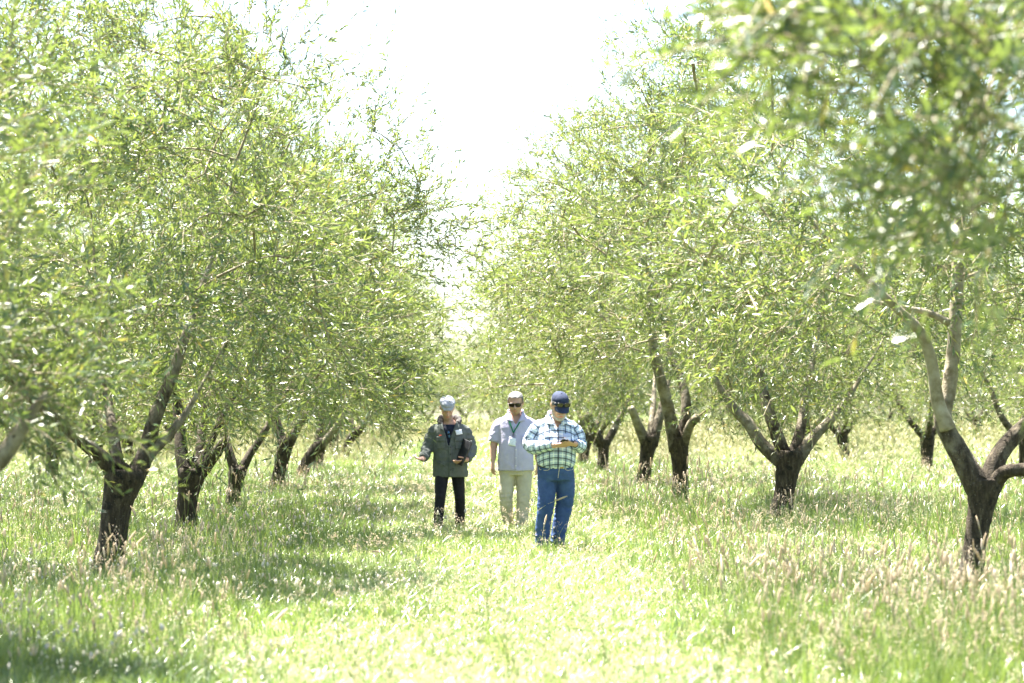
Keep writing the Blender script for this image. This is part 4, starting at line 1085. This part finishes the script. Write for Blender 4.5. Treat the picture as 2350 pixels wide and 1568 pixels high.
u = np.append(np.tile(th * .21, nR), [0, 0]) ; vv = np.append(V[:-2, 2] + .03 * np.cos(u[:-2] / .21 * 2), [0, 0])
so, shm = plaid_loft('shirt', V, q, t, u, vv, m3, .008, 21, drop=lambda C: (C[:, 2] > 1.532) | ((C[:, 1] < -.02) & (C[:, 2] > 1.385) & (np.abs(C[:, 0] - .012) < (C[:, 2] - 1.385) * .42)))
bs3 = bvh_of(shm)
for A, R, sd in (([V3(-.095, .012, 1.435), V3(-.178, .015, 1.395), V3(-.238, .015, 1.32), V3(-.285, .01, 1.215), V3(-.245, -.09, 1.170), V3(-.125, -.225, 1.185), V3(-.045, -.292, 1.195)], [.055, .082, .092, .088, .078, .062, .049], 31),
                 ([V3(.095, .012, 1.43), V3(.175, .015, 1.385), V3(.230, .015, 1.31), V3(.262, -.01, 1.205), V3(.255, -.10, 1.180), V3(.230, -.20, 1.195), V3(.205, -.275, 1.205)], [.055, .080, .087, .082, .074, .060, .048], 32)):
    V, q, t, u, v = tube(A, R, 28, 46)
    o, me = plaid_loft('sleeve', V, q, t, u * .50, v * 1.0, m3, .011, sd, (14, 14, 14))
for s in (-1, 1):
    o = patch('collar', bs3, [(s * .034 + .012, 1.405), (s * .110 + .006, 1.435), (s * .118, 1.528), (s * .080, 1.532)][:: s], 6, 6, .013, .005, M_PLAID, m3)
    me = o.data; P = co_of(me); me.attributes['cl'].data.foreach_set('vector', np.stack([P[:, 0], P[:, 2], P[:, 0] * 0], -1).astype(np.float32).ravel())
g_ = [limb([V3(-.072, -.055, 1.525), V3(-.088, .01, 1.55), V3(-.06, .075, 1.562), V3(0, .095, 1.565), V3(.06, .075, 1.562), V3(.088, .01, 1.55), V3(.072, -.055, 1.525)], [.010] * 7, 8, 40, ref=V3(1, 0, 0), R2=[.024] * 7)]
M_PALE = cloth_mat('pale_aqua_cotton', (0.39, 0.46, 0.64), (0.45, 0.52, 0.70))
simple('collar_stand', g_, M_PALE, m3)
for s, x0, x1 in ((-1, -.14, -.05), (1, .07, .16)):
    patch('pocket_flap', bs3, [(x0, 1.285), ((x0 + x1) / 2 * 1 + .045, 1.285), (x1, 1.325), (x0, 1.325)], 8, 4, .010, .004, M_PALE, m3)
for z in (1.05, 1.13, 1.21, 1.29, 1.36):
    patch('button', bs3, [(.006, z - .006), (.018, z - .006), (.018, z + .006), (.006, z + .006)], 2, 2, .006, .003, M_DBUTTON, m3)
tag(patch('name_sticker', bs3, [(.080, 1.245), (.155, 1.242), (.157, 1.292), (.082, 1.296)], 6, 6, .012, .001, M_CARD, m3), 'white paper name sticker on the plaid chest pocket')
# beard, cap
bd = fuse('beard', [xf(H3, limb([V3(-.070, -.012, -.035), V3(-.066, -.030, -.072), V3(-.045, -.066, -.102), V3(0, -.088, -.114), V3(.045, -.066, -.102), V3(.066, -.030, -.072), V3(.070, -.012, -.035)], [.008, .013, .018, .021, .018, .013, .008], 14, 40)),
                    xf(H3, limb([V3(-.032, -.090, -.066), V3(-.016, -.104, -.051), V3(.016, -.104, -.051), V3(.032, -.090, -.066)], [.006, .008, .008, .006], 8, 14))], .005, 2)
wrinkle(bd, .003, (60, 60, 60), 3); bd.materials.append(M_BEARD); link('beard', bd, m3)
hair_cap(H3, .5, -.055, .004, M_GREYHAIR, m3, 6, 1.04, 1.06)
cp = stack([(.030, 0, .010, .082, .106), (.05, 0, .010, .086, .110), (.08, 0, .010, .084, .106), (.105, 0, .010, .072, .090), (.124, 0, .010, .050, .062), (.134, 0, .010, .022, .028), (.137, 0, .010, .008, .010)], 48, 26, 2.1)
th = np.arctan2(cp[0][:, 1] - .01, cp[0][:, 0]); cp[0][:, :2] *= (1 - .018 * np.exp(-((np.mod(th, np.pi / 3) - np.pi / 6) / .09) ** 2) * smooth(.02, .06, cp[0][:, 2]))[:, None]
co3 = simple('cap', [xf(H3, cp)], M_CAPN, m3)
a = np.linspace(-1, 1, 21); rows = []
for r in np.linspace(0, 1, 9):
    x = a * (.080 - .004 * r); y = -.060 - np.sqrt(np.clip(1 - (a * .97) ** 2, 0, 1)) * (.036 + .085 * r) + .0; z = .040 - .020 * r - 3.2 * x ** 2 + .012 * (1 - r)
    rows.append(np.stack([x, y, z], -1))
B = np.array(rows).reshape(-1, 3); B = np.vstack([B, B + V3(0, 0, -.004)]); n = 21 * 9
ix = np.arange(8)[:, None] * 21 + np.arange(20)[None]; qq = np.stack([ix, ix + 1, ix + 22, ix + 21], -1).reshape(-1, 4)
edge = [[168 + i, 168 + i + 1, n + 168 + i + 1, n + 168 + i] for i in range(20)] + [[k * 21, (k + 1) * 21, n + (k + 1) * 21, n + k * 21] for k in range(8)] + [[(k + 1) * 21 + 20, k * 21 + 20, n + k * 21 + 20, n + (k + 1) * 21 + 20] for k in range(8)]
g = Geo(); g.add(xf(H3, (B,))[0], np.vstack([qq, (qq + n)[:, ::-1], edge])); link('brim', g.mesh('brim', M_CAPN), co3)
simple('button', [xf(H3, ball((0, .010, .137), (.008, .008, .005), 10, 6))], M_CAPN, co3)
sg3 = sunglasses(H3 @ Matrix.Translation(V3(0, -.116, .080)) @ Matrix.Rotation(-.2, 4, 'X'), 'dark sunglasses pushed up on the navy cap', M_LENS, 1.15)
to_world(sg3, m3)
# phone
ph = empty('phone', (.105, -.385, 1.235)); tag(ph, 'dark smartphone held in both hands of the plaid shirt man', 'phone')
PM = Matrix.Rotation(math.radians(-28), 4, 'X') @ Matrix.Rotation(math.radians(-62), 4, 'Z')
def flat_box(w, d, h, z=0): return stack([(z - h / 2, 0, 0, w / 2 - .002, d / 2 - .002), (z - h / 4, 0, 0, w / 2, d / 2), (z + h / 4, 0, 0, w / 2, d / 2), (z + h / 2, 0, 0, w / 2 - .002, d / 2 - .002)], 28, 8, 8.0)
simple('case', [xf(PM, flat_box(.074, .148, .010))], M_BLACK, ph)
simple('screen', [xf(PM, flat_box(.066, .138, .001, .0056))], M_SCREEN, ph)
to_world(ph, m3)
wa = empty('wristwatch', a3b[2]); tag(wa, 'dark wristwatch on the left wrist of the plaid shirt man', 'watch')
dv = (w3b - a3b[2]); dv /= np.linalg.norm(dv)
simple('strap', [limb([dv * .012, dv * .028], [.0375, .0375], 20, 4)], M_BLACK, wa)
simple('watch_face', [limb([dv * .02 + V3(-.01, -.005, .034), dv * .02 + V3(-.012, -.006, .041)], [.016, .015], 16, 3)], M_LENS, wa)
to_world(wa, m3)
# ------------------------------------------------------------------ grass (uncountable: stuff, instanced tufts)
def blades(rs, n, h, spread, w, lean=0.35, seg=3, tint=(0, 0.85), bend=0.5):
    g = Geo()
    ang = rs.rand(n) * 6.283; r = spread * np.sqrt(rs.rand(n))
    for k in range(n):
        b = np.array([r[k] * math.cos(ang[k]), r[k] * math.sin(ang[k]), 0])
        hh = h * rs.uniform(0.5, 1.15); a = rs.rand() * 6.283
        d = np.array([math.cos(a), math.sin(a), 0]); le = lean * rs.uniform(0.2, 1.6)
        s = np.linspace(0, 1, seg + 1)
        z = s - bend * le * s ** 2.2 * 0.6; x = le * s ** 1.7
        C = b + d[None] * (x * hh)[:, None] + np.array([0, 0, 1.0])[None] * (z * hh)[:, None]
        side = np.array([-d[1], d[0], 0]) * math.cos(rs.uniform(-.9, .9)) + d * math.sin(rs.uniform(-.9, .9))
        ww = w * rs.uniform(.6, 1.3) * np.array([0.7, 1.0, 0.7, 0.0])[: seg + 1] if seg == 3 else w * np.linspace(1, 0, seg + 1)
        V = np.vstack([C[:-1] - side * ww[:-1, None], C[:-1] + side * ww[:-1, None], C[-1:]])
        q = [[i, i + seg, i + seg + 1, i + 1] for i in range(seg - 1)]
        g.add(V, q, [[seg - 1, 2 * seg - 1, 2 * seg]], tint=rs.uniform(*tint))
    return g

def heads(g, rs, n, h, spread, hl, hr, kind, lean=0.12, tint=(0, 1)):
    """stems with seed heads; adds stems to g, returns a Geo of heads"""
    H = Geo()
    for k in range(n):
        a = rs.rand() * 6.283; r = spread * math.sqrt(rs.rand()); b = np.array([r * math.cos(a), r * math.sin(a), 0])
        a2 = rs.rand() * 6.283; d = np.array([math.cos(a2), math.sin(a2), 0]); hh = h * rs.uniform(.65, 1.15); le = lean * rs.uniform(.2, 1.7)
        s = np.linspace(0, 1, 5)
        P = b + d * (le * s ** 2 * hh)[:, None] + np.array([0, 0, 1.0]) * ((s - 0.3 * le * s ** 3) * hh)[:, None]
        V, q, t, _, _ = tube(P, np.linspace(.0022, .0014, 5), 3, caps=False)
        g.add(V, q, None, tint=rs.uniform(.3, 1.0))
        T = P[-1] - P[-2]; T /= np.linalg.norm(T)
        T2 = T + d * le * 0.9 - np.array([0, 0, .25 * le]); T2 /= np.linalg.norm(T2)
        L = hl * rs.uniform(.65, 1.3); R = hr * rs.uniform(.75, 1.25); ti = rs.uniform(*tint)
        if kind == 'spike':
            C = np.vstack([P[-1], P[-1] + T * L * .5, P[-1] + T * L * .5 + T2 * L * .5])
            V, q, t, _, _ = tube(C, [R * .5, R, R * .35], 5, 5, wob=.10, seed=k)
            H.add(V, q, t, tint=ti)
        elif kind == 'bunny':
            C = np.vstack([P[-1], P[-1] + T * L * .3, P[-1] + T * L * .7, P[-1] + T * L])
            V, q, t, _, _ = tube(C, [R * .55, R, R * .9, R * .3], 6, 6, wob=.06, seed=k)
            H.add(V, q, t, tint=ti)
        else:   # open panicle: loose spikelets
            for m in range(14):
                u = rs.rand(); o = rs.randn(3) * R * (1.3 - u); c = P[-1] + T2 * L * u + o
                dd = T2 + o / (R * 2 + 1e-6) * .8; dd /= np.linalg.norm(dd); sl = rs.uniform(.010, .02)
                sd = np.cross(dd, rs.randn(3)); sd /= np.linalg.norm(sd)
                H.add(np.vstack([c, c + dd * sl * .5 + sd * .0028, c + dd * sl, c + dd * sl * .5 - sd * .0028]), [[0, 1, 2, 3]], None, tint=ti)
    return H

def two_mat(name, gA, mA, gB=None, mB=None):
    if gB is None or gB.n == 0: return gA.mesh(name, mA, False)
    V = np.concatenate(gA.v + gB.v); nA = gA.n
    q = ([np.concatenate(gA.q)] if gA.q else []) + ([np.concatenate(gB.q) + nA] if gB.q else [])
    t = ([np.concatenate(gA.t)] if gA.t else []) + ([np.concatenate(gB.t) + nA] if gB.t else [])
    mi = np.concatenate(([np.zeros(len(np.concatenate(gA.q)), int)] if gA.q else []) + ([np.ones(len(np.concatenate(gB.q)), int)] if gB.q else [])
                        + ([np.zeros(len(np.concatenate(gA.t)), int)] if gA.t else []) + ([np.ones(len(np.concatenate(gB.t)), int)] if gB.t else []))
    tint = np.concatenate(gA.a['tint'] + gB.a['tint'])
    return mesh_np(name, V, q + t, [mA, mB], {'tint': tint}, False, mi)

def source(name, meshes):
    c = bpy.data.collections.new(name)
    for k, me in enumerate(meshes):
        c.objects.link(bpy.data.objects.new('%s_tuft_%02d' % (name, k), me))
    return c

rs = np.random.RandomState(77)
def mk_short(k):
    return blades(rs, 24, 0.16, 0.12, .0030, .9, tint=(0.15, .93)).mesh('s', M_BLADE, False)
def mk_lush(k):
    return blades(rs, 22, 0.24, 0.11, .0036, .6, tint=(0.0, .62)).mesh('l', M_BLADE, False)
def mk_flat(k):      # pale wispy bent-over grass
    g = blades(rs, 20, 0.24, 0.10, .0028, 1.25, tint=(0.3, 1.0), bend=.7)
    H = heads(g, rs, 2, .26, .1, .05, .012, 'panicle', .5)
    return two_mat('f', g, M_BLADE, H, M_HEAD)
def mk_spike(k):
    g = blades(rs, 16, 0.30, 0.10, .0038, .45, tint=(0.0, .85)); H = heads(g, rs, 2, .46, .10, .085, .0075, 'spike')
    return two_mat('k', g, M_BLADE, H, M_HEAD)
def mk_pan(k):
    g = blades(rs, 16, 0.30, 0.11, .0036, .45, tint=(0.1, .95)); H = heads(g, rs, 3, .46, .12, .10, .014, 'panicle', .3)
    return two_mat('p', g, M_BLADE, H, M_HEAD)
def mk_bunny(k):
    g = blades(rs, 16, 0.24, 0.10, .0036, .45, tint=(0.0, .75)); H = heads(g, rs, 1, .34, .11, .030, .0085, 'bunny')
    return two_mat('b', g, M_BLADE, H, M_BUNNY)
def mk_dry(k):
    g = blades(rs, 22, 0.36, 0.16, .0050, .5, tint=(0.1, .95)); H = heads(g, rs, 6, .48, .16, .10, .010, 'spike', .3)
    return two_mat('d', g, M_STRAW, H, M_STRAW)
def mk_tall(k):
    g = blades(rs, 20, 0.56, 0.10, .0036, .35, seg=4, tint=(0.0, .85)); H = heads(g, rs, 2, .68, .10, .085, .0075, 'spike', .12) if k % 2 else heads(g, rs, 1, .64, .1, .09, .013, 'panicle', .15)
    return two_mat('t', g, M_BLADE, H, M_HEAD)
SRC = {k: source('source_' + k, [f(i) for i in range(n)]) for k, f, n in
       (('short', mk_short, 6), ('lush', mk_lush, 6), ('flat', mk_flat, 6), ('spike', mk_spike, 6), ('panicle', mk_pan, 5), ('bunny', mk_bunny, 6), ('dry', mk_dry, 6), ('tall', mk_tall, 6))}

def scatter(name, src, pts, scl, label):
    n = len(pts)
    me = mesh_np(name, pts, [], None) if False else bpy.data.meshes.new(name)
    me.vertices.add(n); me.vertices.foreach_set('co', np.asarray(pts, np.float32).ravel())
    rot = np.stack([rs.randn(n) * .10, rs.randn(n) * .10, rs.rand(n) * 6.283], -1).astype(np.float32)
    a = me.attributes.new('rot', 'FLOAT_VECTOR', 'POINT'); a.data.foreach_set('vector', rot.ravel())
    a = me.attributes.new('scl', 'FLOAT', 'POINT'); a.data.foreach_set('value', np.asarray(scl, np.float32))
    o = link(name, me); tag(o, label, 'grass', kind='stuff')
    ng = bpy.data.node_groups.new(name, 'GeometryNodeTree')
    ng.interface.new_socket('Geometry', in_out='INPUT', socket_type='NodeSocketGeometry')
    ng.interface.new_socket('Geometry', in_out='OUTPUT', socket_type='NodeSocketGeometry')
    N = ng.nodes.new; gi, go = N('NodeGroupInput'), N('NodeGroupOutput')
    ip, ci = N('GeometryNodeInstanceOnPoints'), N('GeometryNodeCollectionInfo')
    ci.inputs['Collection'].default_value = src; ci.inputs['Separate Children'].default_value = True; ci.inputs['Reset Children'].default_value = True
    ar, asc = N('GeometryNodeInputNamedAttribute'), N('GeometryNodeInputNamedAttribute')
    ar.data_type = 'FLOAT_VECTOR'; ar.inputs['Name'].default_value = 'rot'
    asc.data_type = 'FLOAT'; asc.inputs['Name'].default_value = 'scl'
    er = N('FunctionNodeEulerToRotation')
    L = ng.links.new
    L(gi.outputs[0], ip.inputs['Points']); L(ci.outputs[0], ip.inputs['Instance']); ip.inputs['Pick Instance'].default_value = True
    L(ar.outputs[0], er.inputs[0]); L(er.outputs[0], ip.inputs['Rotation']); L(asc.outputs[0], ip.inputs['Scale']); L(ip.outputs[0], go.inputs[0])
    md = o.modifiers.new('scatter', 'NODES'); md.node_group = ng
    return o

def fbm(x, y, s, seed):
    r = np.random.RandomState(seed); v = 0
    for k in range(5):
        f = s * 1.8 ** k; a = r.rand() * 6.28; p = r.rand(2) * 6.28
        v = v + np.sin(f * (x * math.cos(a) + y * math.sin(a)) + p[0] + 1.5 * np.sin(f * .6 * (y * math.cos(a) - x * math.sin(a)) + p[1])) / 1.45 ** k
    return v / 2.4

def wedge(n, y0, y1, power=1.0, margin=1.5):
    """random points of the strip of ground in view (and a margin), denser near the camera"""
    u = rs.rand(n)
    y = (y0 ** (1 - power) + u * (y1 ** (1 - power) - y0 ** (1 - power))) ** (1 / (1 - power)) if power != 1 else y0 * (y1 / y0) ** u
    xl = (0 - 1030) / FPX * y - margin; xr = (2350 - 1030) / FPX * y + margin
    x = xl + rs.rand(n) * (xr - xl)
    return x, y
def band(x, a, b, f=0.6): return smooth(a - f, a + f, x) * (1 - smooth(b - f, b + f, x))
def put(name, src, n, y0, y1, dens, sc, label, power=1.0, margin=1.5):
    x, y = wedge(n, y0, y1, power, margin)
    thin = np.ones(n)
    if src != 'short':
        for b in (bL1, bL2, bL3, bL4, bR1, bR2, bR3, bR4):
            thin -= .9 * np.exp(-((x - b[0]) / .55) ** 2 - ((y - b[1] + .9) / 1.4) ** 2)
    keep = rs.rand(n) < dens(x, y) * thin
    x, y = x[keep], y[keep]
    s = sc(x, y) * rs.uniform(.75, 1.25, len(x))
    return scatter(name, SRC[src], np.stack([x, y, ground_z(x, y) - .01], -1), s, label)

aisle = lambda x: band(x, -1.35, 1.75, .45)
rightband = lambda x: band(x, 1.9, 6.2, .5)
leftband = lambda x: band(x, -5.5, -1.2, .5)
# tussock ridge in front of the man in the jacket, and tufts by the near left
ridge = lambda x, y: np.exp(-((x + .75) / .95) ** 2 - ((y - 27.6) / 1.5) ** 2) + np.exp(-((x + .55) / .55) ** 2 - ((y - 19.0) / 0.9) ** 2)
near_k = lambda y: np.clip(y / 22, .8, 2.2)
put('short_grass', 'short', 42000, 12.5, 60, lambda x, y: .35 + .65 * aisle(x), lambda x, y: near_k(y) * (.8 + .3 * fbm(x, y, 1.1, 1)), 'short mown bright green grass along the aisle')
put('far_grass', 'short', 26000, 45, 132, lambda x, y: np.full(len(x), .9), lambda x, y: np.clip(y / 28, 1.8, 3.6), 'far green grass between the olive rows', .6, 3)
put('lush_grass', 'lush', 26000, 12.5, 75, lambda x, y: np.clip((1 - aisle(x)) * (.6 + .5 * fbm(x, y, .9, 2)) + ridge(x, y), 0, 1), lambda x, y: np.clip(y / 30, .85, 1.5) * (.9 + .25 * fbm(x, y, .7, 3)), 'taller dark green grass under the trees')
put('wispy_grass', 'flat', 15000, 12.5, 60, lambda x, y: np.clip(.28 + .55 * fbm(x, y, .8, 4) + .55 * band(x, -.7, 2.0), 0, 1), lambda x, y: np.clip(y / 26, .75, 1.5), 'pale wispy grass bent over across the aisle')
put('seeding_grass', 'spike', 9000, 13, 62, lambda x, y: np.clip(rightband(x) * (.20 + .55 * fbm(x, y, 1.0, 5)) + .12 * leftband(x) + .08 * (x > 5), 0, 1), lambda x, y: np.clip(y / 28, .9, 1.25) * (.9 + .2 * fbm(x, y, .6, 6)), 'tall grass with tan cylindrical seed heads along the right row')
put('feathery_grass', 'panicle', 8000, 13, 75, lambda x, y: np.clip(rightband(x) * (.24 + .6 * fbm(x, y, .9, 7)) + .14 * leftband(x) + .2 * (x > 5), 0, 1), lambda x, y: np.clip(y / 28, .9, 1.3), 'feathery pinkish seeding grass along the right row')
put('tall_grass', 'tall', 16000, 12.8, 34, lambda x, y: np.clip((smooth(1.7, 2.6, x) + (1 - smooth(-2.4, -1.4, x))) * (.10 + .6 * fbm(x, y, 1.1, 12) + .25 * (1 - smooth(17.5, 19.5, y))) - .25 * (y > 19.5) * (np.abs(x - 4.6) < .9) - .3 * (np.abs(x + 3.4) < .7) * (y > 20.5), 0, 1), lambda x, y: np.clip(y / 26, .8, 1.1), 'tall wispy green grass in the near corners')
put('hare_tail_grass', 'bunny', 9000, 13, 45, lambda x, y: np.clip(leftband(x) * (.4 + .5 * fbm(x, y, 1.0, 8)) + .85 * ridge(x, y) + .06, 0, 1), lambda x, y: np.clip(y / 26, .85, 1.25), 'grass with round white hare tail heads under the left row')
put('dry_grass', 'dry', 15000, 42, 136, lambda x, y: np.clip((1 - band(x, -1.6, 2.2, .5)) * (smooth(58, 85, y) * .6 + .25 * fbm(x, y, .35, 9) * smooth(46, 60, y)) + smooth(95, 118, y), 0, 1), lambda x, y: np.clip(y / 52, 1.0, 1.9), 'tall dry straw coloured grass in the back of the orchard', .5, 4)
# ------------------------------------------------------------------ single stalks and small things at the edges
def stalk_thing(x, y, h, lean, az, kind, label, group, rsx):
    root = empty('grass_stalk', (x, y, float(ground_z(x, y)))); tag(root, label, 'grass stalk', group)
    d = V3(math.cos(az), math.sin(az), 0); s = np.linspace(0, 1, 9)
    P = d * (lean * s ** 2.2 * h)[:, None] + V3(0, 0, 1) * ((s - .35 * lean * s ** 3.2) * h)[:, None]
    g = Geo(); V, q, t, _, _ = tube(P, np.linspace(.0026, .0015, 9), 5); g.add(V, q, t, tint=.75)
    link('stem', g.mesh('stem', M_STRAW), root)
    T = P[-1] - P[-2]; T /= np.linalg.norm(T)
    if kind == 'hare': L, R, m = rsx.uniform(.032, .045), rsx.uniform(.011, .014), M_BUNNY; rr = [R * .5, R, R * .95, R * .35]
    else: L, R, m = rsx.uniform(.085, .13), rsx.uniform(.008, .011), M_HEAD; rr = [R * .5, R, R * .95, R * .4]
    C = np.vstack([P[-1], P[-1] + T * L * .3, P[-1] + T * L * .7 + d * lean * .004, P[-1] + T * L + d * lean * .012])
    g = Geo(); V, q, t, _, _ = tube(C, rr, 12, 18, wob=.05, seed=rsx.randint(999)); g.add(V, q, t, tint=rsx.rand())
    # bristles
    for k in range(40):
        u = rsx.rand(); a = rsx.rand() * 6.28; c = C[0] * (1 - u) + C[-1] * u
        n1 = np.cross(T, V3(1, 0, 0)); n1 /= np.linalg.norm(n1); n2 = np.cross(T, n1); o = n1 * math.cos(a) + n2 * math.sin(a)
        b = c + o * R * .8; e = b + o * R * .9 + T * R * 1.4; w = np.cross(o, T) * .0007
        g.add(np.vstack([b - w, b + w, e]), None, [[0, 1, 2]], tint=rsx.rand())
    link('seed_head', g.mesh('seed_head', m, True), root)
    lf = blades(rsx, 3, h * .55, .012, .004, .5, tint=(.2, .8)); link('blade', lf.mesh('blade', M_BLADE, False), root)
rf = np.random.RandomState(9)
for k in range(26):
    px, Y = rf.uniform(20, 760), rf.uniform(14.4, 20); p = at(px, 1300, Y)
    stalk_thing(p.x, Y, rf.uniform(.24, .42), rf.uniform(.05, .4), rf.rand() * 6.28, 'hare', 'single white hare tail grass stalk in the left foreground', 'hare tail stalks in the left foreground', rf)
for k in range(30):
    px, Y = rf.uniform(1560, 2340), rf.uniform(14.4, 19.5); p = at(px, 1300, Y)
    stalk_thing(p.x, Y, rf.uniform(.38, .62), rf.uniform(.05, .35), rf.rand() * 6.28, 'spike', 'single tan seed spike standing in the right foreground grass', 'tan seed spikes in the right foreground', rf)
for px, Y, h, le, az, kd, lb in ((735, 23.8, .42, 1.2, -.1, 'spike', 'pale seed stalk bowing right over the shaded grass patch left of the men'),
                                 (1242, 26.4, .36, .12, .6, 'spike', 'upright tan seed stalk in front of the left trouser leg of the jeans'),
                                 (1195, 26.9, .72, .55, .1, 'spike', 'tall pale stalk nodding across the khaki trouser leg'),
                                 (590, 15.2, .36, .35, .5, 'spike', 'blurred pale seed stalk alone in the lower left foreground'),
                                 (250, 19.5, .62, .25, .3, 'spike', 'tall tan seed stalk across the nearest left trunk'),
                                 (262, 19.7, .58, .3, .2, 'spike', 'second tan seed stalk crossing the nearest left trunk, just right of its twin')):
    p = at(px, 1250, Y); stalk_thing(p.x, Y, h, le, az, kd, lb, None, rf)

# steel guard rail and leaning boards past the dry grass on the far right
M_STEEL = plain('galvanised_steel', (.50, .52, .55), .5, .5, Metallic=.3)
M_BOARD = plain('weathered_white_board', (.50, .52, .55), .8, .2)
a_, b_ = at(2160, 968, 128), at(2330, 968, 130)
gr_ = empty('guard_rail', (a_.x, a_.y, float(ground_z(a_.x, a_.y)))); tag(gr_, 'low pale steel guard rail behind the dry grass at the far right', 'guard rail')
D = np.array(b_ - a_); D[2] = 0; Ln = np.linalg.norm(D[:2]); D /= Ln
hgt = a_.z - gr_.location.z
prof = [(-.15, 0), (-.11, .04), (-.05, .04), (-.02, 0), (.02, 0), (.05, .04), (.11, .04), (.15, 0)]
V = []
for s in (0, Ln):
    for z, d in prof: V.append(D * s + V3(D[1], -D[0], 0) * (d + .06) + V3(0, 0, hgt + z))
for s in (0, Ln):
    for z, d in prof: V.append(D * s + V3(D[1], -D[0], 0) * (d + .05) + V3(0, 0, hgt + z))
q = [[i, i + 1, i + 9, i + 8] for i in range(7)] + [[16 + i, 24 + i, 25 + i, 17 + i] for i in range(7)]
g = Geo(); g.add(V, q); link('rail', g.mesh('rail', M_STEEL, False), gr_)
for s in np.arange(.1, Ln, 1.9):
    g = Geo(); V, q, t, _, _ = tube([D * s + V3(0, 0, -.2), D * s + V3(0, 0, hgt + .18)], [.07, .07], 4); g.add(V, q, t); link('post', g.mesh('post', M_STEEL, False), gr_)
c_ = at(2290, 960, 131)
bo = empty('board_pile', (c_.x, c_.y, float(ground_z(c_.x, c_.y)))); tag(bo, 'leaning pile of pale weathered boards behind the guard rail at far right', 'board pile')
for k, (x, an, L) in enumerate(((-.5, .05, 1.25), (.15, .75, 1.5), (.5, .85, 1.6), (.8, .95, 1.4), (.3, 1.2, 1.2))):
    g = Geo(); V, q, t, _, _ = tube([V3(x, .05 * k, .0), V3(x + L * math.sin(an), .05 * k + .1, L * math.cos(an))], [.10, .10], 4, R2=[.025, .025]); g.add(V, q, t); link('board', g.mesh('board', M_BOARD, False), bo)
